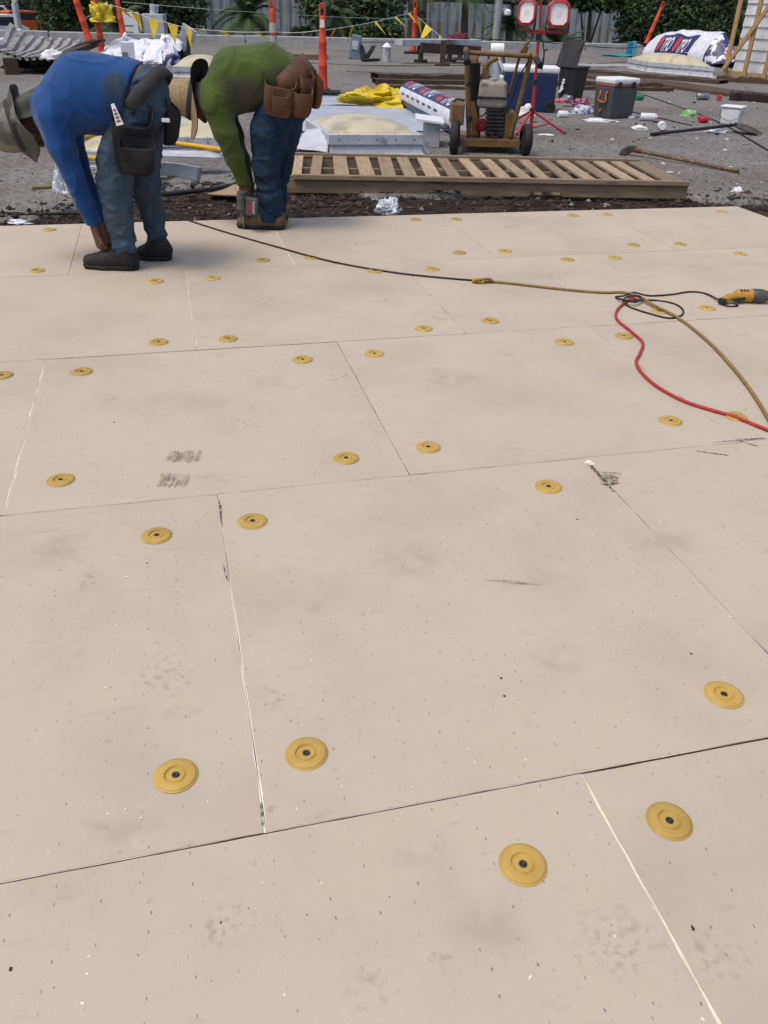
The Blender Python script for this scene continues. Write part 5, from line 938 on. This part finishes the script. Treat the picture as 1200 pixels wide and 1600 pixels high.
o = crumple('rag', (0, 0, 0), (.28, .15, .12), mat('dark_red_rag', (.13, .02, .035), .8), 63, None, n=9); o.location = AT(716, 61, 23.6); tag(o, 'dark red rag lying on the steel channel', 'rag')
vp = thing('vent_pipe', 'short grey vent pipe with white cap', 'vent pipe', G(604, 96, -.036)); p = G(604, 96, -.036); b = MB(); b.cyl(p, p+Vector((0, 0, .3)), .1, n=18); b.build('pipe', M['alum'], vp, smooth='auto'); b = MB(); b.lathe(p+Vector((0, 0, .3)), (0, 0, 1), [(0, .1), (.02, .12), (.10, .05), (.12, .002)], 18); b.build('cap', M['white'], vp, smooth='auto')
c = thing('tool_box', 'bluish upright box beside bent black plastic', 'box', G(555, 92, -.036)); p = G(555, 92, -.036); b = MB(); b.box(p+Vector((0, 0, .27)), (.26, .3, .54), Matrix.Rotation(.15, 3, 'Y')); b.build('case', mat('blue_grey_case', (.16, .22, .28), .6), c, bevel=.015); b = MB(); b.box(p+Vector((.0, -.16, .32)), (.16, .02, .2), Matrix.Rotation(.15, 3, 'Y')); b.build('panel', M['alum'], c)
c = thing('bent_scrap', 'two bent black plastic blades leaning beside the bluish box', 'scrap', G(570, 93, -.036)); 
for x0, x1, yt in ((568, 560, 67), (570, 584, 72)):
    b = MB(); pa, pc = G(x0, 93, -.03), AT(x1, yt, G(x0, 93).y); mid = pa.lerp(pc, .5)+Vector((.06, -.05, .05)); b.grid(lambda u, v: (pa*(1-u)**2+mid*2*u*(1-u)+pc*u*u)+Vector(((v-.5)*.16*(1-.3*u), (v-.5)*.1, 0)), 10, 3); b.build('blade', M['blkp'], c, solid=.02)
b = MB(); b.beam(G(566, 94, .0), G(592, 93, .0), .1, .06); b.build('rail', M['blkp'], c, bevel=.01)
fp = thing('wooden_pallet', 'low grey pallet on the far roof behind the green-shirted man', 'pallet', G(485, 93, -.036)); p = G(458, 93, -.036); q = G(513, 94, -.036); dd = q-p; dn = dd.normalized(); bk2 = Vector((-dn.y, dn.x, 0))
for k in (0, .5, 1): b = MB(); b.beam(p+bk2*1.0*k+Vector((0, 0, .05)), q+bk2*1.0*k+Vector((0, 0, .05)), .05, .09); b.build('stringer', M['pineold'], fp)
for i in range(8): b = MB(); w = p+dd*(i+.5)/8+Vector((0, 0, .108)); b.beam(w-bk2*.03, w+bk2*1.03, .1, .02); b.build('slat', M['pineold'], fp)
c = thing('water_pack', 'bright blue carton standing left of the wrapped roll pile', 'carton', G(985, 86, -.036)); p = G(985, 86, -.036); b = MB(); b.box(p+Vector((-.08, 0, .19)), (.14, .2, .38)); b.build('pack', mat('bright_blue', (.03, .22, .42), .5), c, bevel=.01); b = MB(); b.box(p+Vector((.07, 0, .2)), (.13, .2, .40)); b.build('pack', mat('light_blue', (.1, .36, .52), .5), c, bevel=.01)
c = thing('covered_drum', 'white rounded cover on grey drum with black legs behind the cutter', 'covered drum', G(780, 128, -.036)); p = G(780, 128, -.036); Yd = p.y
b = MB(); b.lathe(AT(766, 78, Yd), AT(788, 78, Yd)-AT(766, 78, Yd), [(0, .1), (.0, .105), (.05, .118), (.26, .115), (.262, .002)], 22); b.build('cover', M['white'], c, smooth='auto'); b = MB(); b.cyl(AT(775, 125, Yd), AT(775, 92, Yd), .11, .1, 18); b.build('drum', M['alum'], c, smooth='auto')
for x0, x1 in ((764, 761), (786, 792)): b = MB(); b.beam(AT(x0, 86, Yd), G(x1, 130, -.036), .05, .05, (0, 1, 0)); b.build('leg', M['blkp'], c, bevel=.005)
b = MB(); b.beam(AT(778, 90, Yd-.12), AT(790, 118, Yd-.12), .05, .03, (0, 1, 0)); b.build('white_strut', M['white'], c)
# white flat box by the skylight
c = thing('flat_carton', 'low white carton with dark print right of the big skylight', 'carton', G(672, 228, -.036)); p = G(662, 230, -.036); q = G(686, 231, -.036); b = MB(); b.box((p+q)/2+Vector((0, .25, .12)), (.17, .5, .24)); b.build('box', M['alum'], c, bevel=.006); b = MB(); b.box((p+q)/2+Vector((-.03, .2, .255)), (.30, .5, .02), Matrix.Rotation(.1, 3, 'Y')); b.build('loose_panel', M['white'], c)

# ------------------------------------------------------------------ orange delineator posts, pennant string
def delineator(label, loc, tilt=(0, 0), s=1., bands=0, base=True):
    t = thing('delineator_post', label, 'delineator post', loc, 'orange delineator posts'); t.rotation_euler = (tilt[1], tilt[0], 0); t.scale = (s, s, s)
    b = MB(); b.lathe((0, 0, 0), (0, 0, 1), [(.04, .075), (.12, .072), (.13, .066), (.36, .062), (.37, .066), (.40, .066), (.41, .060), (.66, .055), (.67, .059), (.70, .059), (.71, .053), (.93, .047), (1.0, .043), (1.02, .03), (1.02, .001)], 20); po = b.build('post', ORA, t, smooth='auto', local=True)
    b = MB(); b.tube([(-.034, 0, 1.0), (-.036, 0, 1.10), (-.02, 0, 1.16), (.02, 0, 1.16), (.036, 0, 1.10), (.034, 0, 1.0)], .013, 8); b.build('handle', ORA, t, smooth=True, local=True)
    if base:
        b = MB(); b.box((0, 0, .025), (.50, .36, .05)); b.box((0, 0, .06), (.24, .24, .03), None, 0, .8); b.build('rubber_base', M['blk'], t, bevel=.012, local=True)
    for i in range(bands):
        z = .76-.17*i; b = MB(); b.lathe((0, 0, 0), (0, 0, 1), [(z-.065, .0535), (z-.064, .0605), (z+.064, .0575), (z+.065, .052)], 20); b.build('reflective_band', mat('reflective_grey', (.4, .4, .4), .4), t, smooth='auto', local=True)
    return t
d1 = delineator('orange delineator post right of the green-shirted man, nearest one', G(505, 147, -.036), (.0, 0), 1.07); b = MB(); b.box((.0, -.055, .92), (.06, .012, .10)); b.build('white_sticker', M['white'], d1, local=True)
delineator('orange post with two grey reflective bands behind the green-shirted man', G(430, 128, -.036), (.0, 0), 1.12, 2)
delineator('leaning orange delineator post standing on the ribbed metal sheet', AT(142, 70, 19.5), (-.22, 0), 1.1); delineator('orange post wrapped in yellow pennant streamers', G(161, 93, -.036), (0, 0), 1.2); delineator('orange delineator post behind the white plastic sheeting', G(199, 90, -.036), (-.06, 0), 1.15)
delineator('orange delineator post beyond the steel stand, farthest one', G(646, 84, -.036), (0, 0), 1.13); delineator('tilted orange post leaning behind the wrapped roll pile', AT(1008, 72, 29.5), (.28, 0), 1.05)
YEL = mat('yellow_pennant', (.66, .50, .03), .6, (.55, .4, .025), 10)
def pennants(label, pts, fl, sz):
    t = thing('pennant_string', label, 'pennants', pts[0]); b = MB(); P = catmull(pts, 10); b.tube(P, .0045, 5, smooth=0); b.build('cord', M['white'], t, smooth=True)
    for k, (i, dr_, w) in enumerate(fl):
        c_ = P[min(len(P)-1, int(i*(len(P)-1)))]; e = (P[min(len(P)-1, int(i*(len(P)-1))+1)]-P[max(0, int(i*(len(P)-1))-1)]).normalized(); dn_ = Vector((dr_[0], dr_[1], dr_[2])).normalized()
        b = MB(); b.grid(lambda u, v: c_+e*(u-.5)*w*(1-v*.96)+dn_*v*sz+Vector((0, .03*math.sin(3*v+k), 0))*v, 4, 6); b.build('flag', YEL, t, smooth=True)
dn = (0, -.1, -1)
pennants('yellow pennant string from streamer post to banded post', [AT(163, 6, 20.8), AT(196, 14, 20.4), AT(225, 25, 20), AT(256, 34, 19.6), AT(290, 43, 19.2), AT(316, 46, 18.8), AT(370, 50, 18), AT(428, 50, 17.2)], [(.10, (1, 0, -.8), .3), (.22, (.35, 0, -1), .34), (.36, (-.1, 0, -1), .36), (.49, (.05, 0, -1), .33), (.60, (0, 0, -1), .22), (.80, (.7, -.5, -.3), .2), (.93, (.7, -.5, -.25), .2)], .36)
pennants('yellow pennant string between banded post and nearest orange post', [AT(428, 50, 17), AT(465, 51, 16.2), AT(505, 47, 15.1)], [(.15, (1, -.3, -.2), .2)], .2)
pennants('yellow pennant string rising from nearest post to farthest post', [AT(508, 47, 15.1), AT(535, 43, 17.5), AT(570, 37, 20.5), AT(610, 28, 24), AT(645, 19, 28)], [(.16, (-.6, 0, -1), .32), (.38, (-.4, 0, -1), .4), (.62, (.5, 0, -.5), .4), (.8, (.5, 0, -.4), .45), (.97, (.5, 0, -.5), .55)], .36)
pennants('yellow pennant string dropping from farthest post to steel stand', [AT(646, 20, 28), AT(668, 40, 27), AT(690, 58, 26)], [(.15, (.3, 0, -1), .5), (.55, (-.6, 0, -.9), .5), (.95, (0, 0, -1), .25)], .5)
o = crumple('pennant_streamers', (0, 0, 0), (.20, .2, .34), YEL, 71, None, n=14, amp=.8); o.location = AT(158, 34, 20.9); tag(o, 'bunched yellow pennants tied around an orange post', 'pennants')
b = MB(); b.tube([AT(190, 3, 26), AT(350, 16, 25), AT(560, 28, 28), AT(700, 30, 30)], .008, 4); tag(b.build('rope', mat('pale_rope', (.4, .42, .38), .8), smooth=True), 'thin pale line strung high behind the pennants', 'rope')
b = MB(); b.tube([AT(745, 60, 26), AT(850, 66, 27), AT(960, 75, 29), AT(1010, 72, 29)], .012, 5); b.tube([AT(560, 66, 30), AT(640, 66, 30), AT(700, 68, 30)], .012, 5); tag(b.build('rope', M['blk'], smooth=True), 'black line strung low across the far roof edge', 'rope')

# ------------------------------------------------------------------ timber frame with white lapped panel
wf = thing('timber_frame', 'raw timber brace frame holding a white lapped panel', 'timber frame', G(1128, 118, -.036)); p = G(1128, 118, -.03); q = G(1206, 126, -.03); dd = (q-p); u_ = dd.normalized(); nb_ = Vector((-u_.y, u_.x, 0)); Lf = dd.length*1.9; pm = mat('raw_pine', (.42, .28, .13), .8, (.32, .21, .09), 4, stretch=(9, 9, 1.2), var=.1, c3=(.25, .15, .07), s3=9, r3=(.68, .74))
for s_ in (0, .55, 1.1, 1.65, 2.2): b = MB(); w = p+u_*(s_+.07); b.beam(w, w+Vector((0, 0, 2.5)), .10, .05, nb_); b.build('stud', pm, wf, bevel=.004)
b = MB(); b.beam(p+Vector((0, 0, .05))+nb_*.06, p+u_*Lf+Vector((0, 0, .05))+nb_*.06, .05, .12); b.build('bottom_plate', pm, wf, bevel=.004)
b = MB(); b.beam(p+u_*.05+Vector((0, 0, .15))-nb_*.055, p+u_*1.35+Vector((0, 0, 2.1))-nb_*.055, .10, .045, nb_); b.build('diagonal_brace', pm, wf, bevel=.004)
b = MB(); b.beam(p+u_*.07+Vector((0, 0, 2.4))+nb_*.05, p+u_*.5+nb_*.5+Vector((0, 0, 1.55)), .09, .045, nb_); b.build('back_brace', pm, wf, bevel=.004)
for i in range(9):
    b = MB(); z0 = .10+i*.232; w = p+nb_*.34+u_*.0; V = [w+Vector((0, 0, z0))-nb_*.0, w+u_*Lf+Vector((0, 0, z0)), w+u_*Lf+Vector((0, 0, z0+.236))+nb_*.035, w+Vector((0, 0, z0+.236))+nb_*.035]; V += [v+nb_*.015 for v in V]
    b.add(V, [(0, 1, 2, 3), (7, 6, 5, 4), (0, 4, 5, 1), (1, 5, 6, 2), (2, 6, 7, 3), (3, 7, 4, 0)]); b.build('lap_board', M['white'], wf)

# ------------------------------------------------------------------ beyond the roof: fence, poles, vehicles, trees
fm1 = mat('grey_fence_metal', (.26, .285, .30), .6, (.21, .235, .25), 1.5, c3=(.31, .335, .35), s3=.7, bump=.002); fm2 = mat('stained_fence_metal', (.26, .215, .125), .75, (.19, .16, .10), 5, stretch=(1, 1, 8))
fe = thing('metal_fence', 'tall grey ribbed metal fence beyond the roof edge', 'fence', AB(0, 41, -3.6)); pa_ = MB(); w_ = .42
def panelmesh(stain):
    b = MB(); xs = [(0, 0), (.20, 0), (.235, .07), (.385, .07), (.42, 0)]; zs = [0, 3.35, 4.1, 4.86]
    for (x0, y0), (x1, y1) in zip(xs, xs[1:]):
        for z0, z1 in zip(zs, zs[1:]): b.add([(x0, y0, z0), (x1, y1, z0), (x1, y1, z1), (x0, y0, z1)], [(0, 1, 2, 3)], 1 if stain and z0 == 3.35 and y0 == .07 and y1 == .07 else 0)
    return b.build('fence_panel', [fm1, fm2], fe, local=True)
pm_a, pm_b = panelmesh(False), panelmesh(True)
for i in range(60):
    src = pm_b if i > 19 and i % 5 != 0 else pm_a; o = src.copy(); COL.objects.link(o); o.parent = fe; o.location = GA*(2.4+i*.42)+Vector((0, 0, random.uniform(-.02, .02))); o.rotation_euler[2] = YAW
for o in (pm_a, pm_b): bpy.data.objects.remove(o)
lp = thing('light_pole', 'grey light pole with round white lamp beyond roof edge', 'light pole', AT(776, 75, 34)+Vector((0, 0, -3.5))); p = AT(774, 70, 34); b = MB(); b.cyl(Vector((p.x, p.y, -3.6)), Vector((p.x, p.y, 5)), .14, .12, 16); pmz = b.build('pole', mat('weathered_pole', (.33, .34, .34), .8, (.25, .26, .26), 3), lp, smooth='auto')
b = MB(); b.tube([AT(779, 30, 34), AT(783, 18, 34), AT(789, 14, 34), AT(793, 15, 34)], .03, 8); b.build('lamp_arm', M['alum'], lp, smooth=True); b = MB(); b.lathe(AT(793, 19, 34)-Vector((0, 0, .1)), (0, 0, 1), [(0, .002), (0, .1), (.03, .13), (.14, .13), (.19, .07), (.2, .002)], 18); b.build('lamp_head', M['white'], lp, smooth='auto')
p = AT(24, 30, 44); gp = thing('utility_pole', 'grey forked pole beside the parked vehicles at far left', 'pole', Vector((p.x, p.y, -3.6))); b = MB(); b.cyl(Vector((p.x, p.y, -3.6)), AT(23, 5, 44), .17, .15, 14); b.cyl(AT(23, 5, 44), AT(15, -14, 44), .1, .08, 10); b.cyl(AT(23, 5, 44), AT(32, -14, 44), .1, .08, 10); b.build('pole', M['alum'], gp, smooth='auto')
def van(label, loc, yaw, m, s=1.):
    t = thing('parked_van', label, 'van', loc); t.rotation_euler[2] = yaw; t.scale = (s, s, s); b = MB()
    pr = [(-2.5, .35), (-2.5, 2.1), (-2.3, 2.25), (.9, 2.25), (1.7, 1.35), (2.5, 1.1), (2.6, .7), (2.6, .35)]; n = len(pr); V = [(x, y, z) for y in (-.95, .95) for x, z in pr]
    b.add(V, [tuple(range(n-1, -1, -1)), tuple(range(n, 2*n))]+[(i, (i+1) % n, n+(i+1) % n, n+i) for i in range(n)]); b.build('body', m, t, bevel=.06, local=True)
    for y in (-.955, .955): b = MB(); b.add([(-2.2, y, 1.35), (.2, y, 1.35), (1.4, y, 1.35), (.85, y, 2.05), (-2.2, y, 2.05)], [(0, 1, 2, 3, 4)]); b.build('window', M['blkp'], t, local=True, solid=.01)
    b = MB(); b.add([(1.0, -.8, 2.16), (1.0, .8, 2.16), (1.68, .85, 1.4), (1.68, -.85, 1.4)], [(0, 1, 2, 3)]); b.build('windscreen', M['blkp'], t, local=True, solid=.03)
    for x in (-1.6, 1.7):
        for y in (-.9, .9): b = MB(); b.cyl((x, y-.1, .35), (x, y+.1, .35), .35, n=18); b.build('wheel', M['blk'], t, local=True, smooth='auto')
for i, (x, Y, m, l, yw_) in enumerate(((4, 100, M['white'], 'white van parked nearest at far left', 1.2), (2, 150, M['white'], 'white van parked behind the nearest one at far left', .2), (42, 120, mat('orange_van_paint', (.5, .09, .02), .4), 'orange van parked at far left beyond the pole', .9), (14, 180, mat('red_van_paint', (.3, .03, .03), .4), 'red van parked farthest at far left', .4))):
    p = AT(x, 40, Y); van(l, (p.x, Y, -3.6), yw_, m, 1.1)
c = thing('utility_box', 'white cabinet with faint lines behind the white sheeting', 'cabinet', AT(207, 60, 33)); p = AT(206, 45, 33); b = MB(); b.box(p, (.55, .3, 1.0)); b.build('cabinet', M['white'], c, bevel=.02)
for k in (-.1, .1): b = MB(); b.box(p+Vector((-.05, -.155, k)), (.3, .01, .04)); b.build('printed_line', M['silv'], c)
c = thing('utility_box', 'pale grey cabinet beside the white one beyond the roof', 'cabinet', AT(245, 60, 33)); p = AT(243, 46, 33.4); b = MB(); b.box(p, (.75, .5, .95)); b.cyl(p+Vector((0, 0, .45)), p+Vector((.05, 0, .75)), .14, .16, 12); b.build('cabinet', M['alum'], c, bevel=.02)
LEAF = [mat('leaf_dark', (.036, .058, .028), .7, (.022, .04, .019), 3), mat('leaf_mid', (.055, .088, .03), .65, (.035, .06, .022), 3), mat('leaf_light', (.09, .13, .045), .6, (.05, .085, .025), 3)]
BARK = mat('bark', (.09, .075, .06), .9, (.05, .04, .032), 8, bump=.01, bscale=14)
def leafcloud(blobs, n, size, seed, weights=(.5, .35, .15)):
    g = np.random.default_rng(seed); V = []; mi = []; vol = np.array([b_[1][0]*b_[1][1]*b_[1][2] for b_ in blobs])**.7; pick = g.choice(len(blobs), n, p=vol/vol.sum()); 
    cl = g.normal(size=(400, 3)); cl /= np.linalg.norm(cl, axis=1)[:, None]; cl *= g.uniform(.35, 1, (400, 1))
    k = g.integers(0, 400, n); loc = cl[k]+g.normal(scale=.13, size=(n, 3)); C = np.array([b_[0] for b_ in blobs])[pick]; Rr = np.array([b_[1] for b_ in blobs])[pick]; P = C+loc*Rr
    a = g.normal(size=(n, 3)); a /= np.linalg.norm(a, axis=1)[:, None]; c_ = np.cross(a, g.normal(size=(n, 3))); c_ /= np.linalg.norm(c_, axis=1)[:, None]; s_ = size*g.uniform(.6, 1.4, (n, 1))
    Q = np.stack([P-a*s_, P+c_*s_*.42, P+a*s_, P-c_*s_*.42], 1).reshape(-1, 3); b = MB(); b.v = Q.tolist(); b.f = [(4*i, 4*i+1, 4*i+2, 4*i+3) for i in range(n)]; b.m = ((k % 10)/10 >= weights[0]).astype(int).tolist(); top = ((k % 10)/10 >= weights[0]+weights[1]); b.m = (np.array(b.m)+top).tolist(); return b
def tree(label, px, Y, blobs, n, size, seed, trunk=True, name='tree', w=(.5, .35, .15), cat='tree', lean=0):
    p = AT(px[0], px[1], Y); t = thing(name, label, cat, Vector((p.x, p.y, -3.6))); B_ = [((AT(x, y, Y+dy).x, Y+dy, AT(x, y, Y+dy).z), (rx, ry, rz)) for x, y, dy, rx, ry, rz in blobs]
    leafcloud(B_, n, size, seed, w).build('crown', LEAF, t)
    if trunk:
        b = MB(); base = Vector((p.x, p.y, -3.62)); top = Vector(B_[0][0]); b.tube([base, base.lerp(top, .5)+Vector((.05, 0, 0)), top], (trunk if trunk > .02 else .12, .05), 10)
        for bb in B_[:6]: b.tube([base.lerp(top, .6), Vector(bb[0]).lerp(base.lerp(top, .7), .4)+Vector((0, 0, .1)), Vector(bb[0])], (.05, .015), 6)
        b.build('trunk', BARK, t, smooth=True)
    return t
def palm(label, px, Y, crown_px, L_, nf, seed, tr_=.16, w=0, droop=1., name='palm_tree'):
    g = random.Random(seed); c0 = AT(*crown_px, Y); t = thing(name, label, 'palm tree', Vector((c0.x, Y, -3.6))); b = MB(); b.tube([(c0.x, Y, -3.62), (c0.x+.05, Y, (c0.z-3.6)/2), c0], (tr_*1.2, tr_), 12); b.build('trunk', BARK, t, smooth=True); b = MB()
    for i in range(nf):
        az = 6.283*i/nf+g.uniform(-.2, .2); el = g.uniform(-.35, 1.25); ln = L_*g.uniform(.8, 1.1); P = []; d = Vector((math.cos(az)*math.cos(el), math.sin(az)*math.cos(el), math.sin(el)))
        for k in range(13): u = k/12; P.append(c0+d*ln*u+Vector((0, 0, -droop*ln*.55*u*u*math.cos(el)-.12*ln*u**3)))
        mi = g.choice((0, 1, 1, 2) if el > 0 else (0, 1, 2, 2))
        for k in range(1, 13):
            e = (P[k]-P[k-1]).normalized(); s_ = e.cross(Vector((0, 0, 1))); s_ = s_.normalized() if s_.length > .01 else Vector((1, 0, 0))
            for sg in (-1, 1):
                for q in (0, .5):
                    o = P[k-1].lerp(P[k], q); lf = ln*.26*(1-abs(k/12-.45)*1.1)*g.uniform(.8, 1.15); tip = o+s_*sg*lf+e*lf*.7-Vector((0, 0, lf*.35)); b.add([o, o+e*.03*ln, tip], [(0, 1, 2)], mi)
        b.tube([P[0], P[6], P[12]], (.018, .006), 4, mi, 0)
    b.build('crown', LEAF, t); return t
tree('dark bushy tree at far left beside the grey pole', (80, 30), 37, [(78, 8, 0, .65, .7, 1.4), (70, -28, 0, 1.0, 1.0, 1.0), (95, -10, .5, .9, 1.0, 1.6), (80, 40, .3, .6, .6, .6)], 4500, .10, 1, .1, w=(.35, .4, .25))
tree('feathery grey-green tree at left behind the leaning orange post', (105, 30), 36, [(105, 5, 0, 1.0, 1, 1.7), (120, -20, .4, 1.5, 1.3, 1.4), (112, 35, 0, .7, .7, .9), (132, 20, .5, .8, .8, 1.2)], 6500, .10, 2, .1, w=(.3, .4, .3))
palm('low palm with arching fronds behind the white sheeting', (175, 40), 34.5, (180, 40), 1.7, 24, 4, .14)
tree('very dark broad tree behind the first pennants', (240, 10), 38, [(225, -5, 0, 1.9, 1.5, 1.3), (265, 0, .5, 1.8, 1.5, 1.2), (290, 5, .6, 1.0, 1.0, 1.2), (250, 45, 0, 1.4, .9, .5), (205, 20, .4, 1.1, 1, 1)], 7000, .10, 3, .12, w=(.6, .27, .13))
palm('date palm with drooping fronds in front of the grey fence', (385, 40), 36, (386, 28), 1.75, 44, 5, .2, droop=1.3)
tree('dense green tree by the nearest orange post', (530, 40), 38, [(545, 8, 0, 1.6, 1.3, 1.1), (580, 0, .3, 1.5, 1.2, 1.0), (520, 30, 0, .9, .9, 1.0), (560, 35, .2, 1.2, .9, .8), (505, 0, .5, 1.2, 1.2, 1.0)], 9000, .105, 6, .1)
palm('shaggy palm trunk and fronds left of the farthest orange post', (525, 40), 35.5, (524, 22), 1.2, 30, 7, .2)
for i, (x, y, Y, r, l) in enumerate(((600, 58, 35, .75, 'low bright green shrub below the fence, left of steel stand'), (570, 62, 35.5, .7, 'low green shrub at the fence foot behind bent black scraps'), (470, 62, 34.5, .55, 'small low shrub at the fence foot by banded post'))):
    tree(l, (x, y), Y, [(x, y, 0, r, r*.7, r*.75), (x+12, y-5, .1, r*.6, r*.5, r*.6)], 1500, .1, 20+i, False, 'shrub', (.2, .45, .35), 'shrub')
palm('tall dark palm trunk rising beside the farthest orange post', (655, 30), 37, (653, -30), 1.6, 24, 8, .36)
palm('slender palm rising left of the light pole', (727, 30), 37.5, (729, -22), 1.2, 22, 9, .14)
palm('green palm beside the light pole', (795, 40), 35.5, (797, 40), 1.3, 40, 10, .14); palm('low fan of fronds right of the tripod mast', (870, 66), 34.5, (872, 72), 1.2, 34, 11, .1, droop=.6)
tree('slim pine with tufted dark crown right of the lamp heads', (920, 70), 36, [(925, -2, 0, 1.0, .9, .45), (900, -12, 0, .9, .8, .5), (950, -2, .2, .7, .7, .4), (925, -30, 0, 1.2, 1, .7)], 3600, .13, 12, .17)
for i, (x, Y, l) in enumerate(((1010, 36, 'dark leafy tree left of the wrapped roll pile'), (1062, 35, 'dense dark tree directly behind the wrapped roll pile'), (1112, 36, 'dark tree between the roll pile and timber frame'), (1180, 38, 'dark tree behind the timber frame'))):
    tree(l, (x, 40), Y, [(x, 20, 0, 1.25, 1.1, 1.3), (x+14, 48, -.3, 1.1, .9, .8), (x-16, 50, 0, .9, .8, .8), (x+4, (14, -2, -14, -12)[i], .3, 1.2, 1.1, (.5, .6, .5, .9)[i])], 9000, .085, 30+i, .12, w=(.42, .38, .20))
for i in range(11):
    x = 250+i*84+random.uniform(-15, 15); Y = 62+random.uniform(-6, 10); y = (10 if 900 < x < 1010 else 2)+random.uniform(-5, 5)
    tree('distant %s tree over the fence, number %s from the left' % ('broad' if i % 2 else 'rounded', 'one two three four five six seven eight nine ten eleven twelve thirteen fourteen fifteen sixteen'.split()[i]), (x, y), Y, [(x, y+6, 0, 2.2, 1.8, 1.5), (x+20, y+10, .5, 1.6, 1.5, 1.2)], 1500, .24, 50+i, .15, 'tree')['group'] = 'distant trees beyond the fence'
for i in range(7): 
    x = -60+i*55; Y = 150+12*i; tree('far tree beyond the parking lot, number %s from the left' % 'one two three four five six seven'.split()[i], (x, -5), Y, [(x, -4, 0, 6, 5, 4.5), (x+12, 2, 1, 5, 4, 3.5)], 1300, .6, 80+i, .3)['group'] = 'far trees beyond the parking lot'
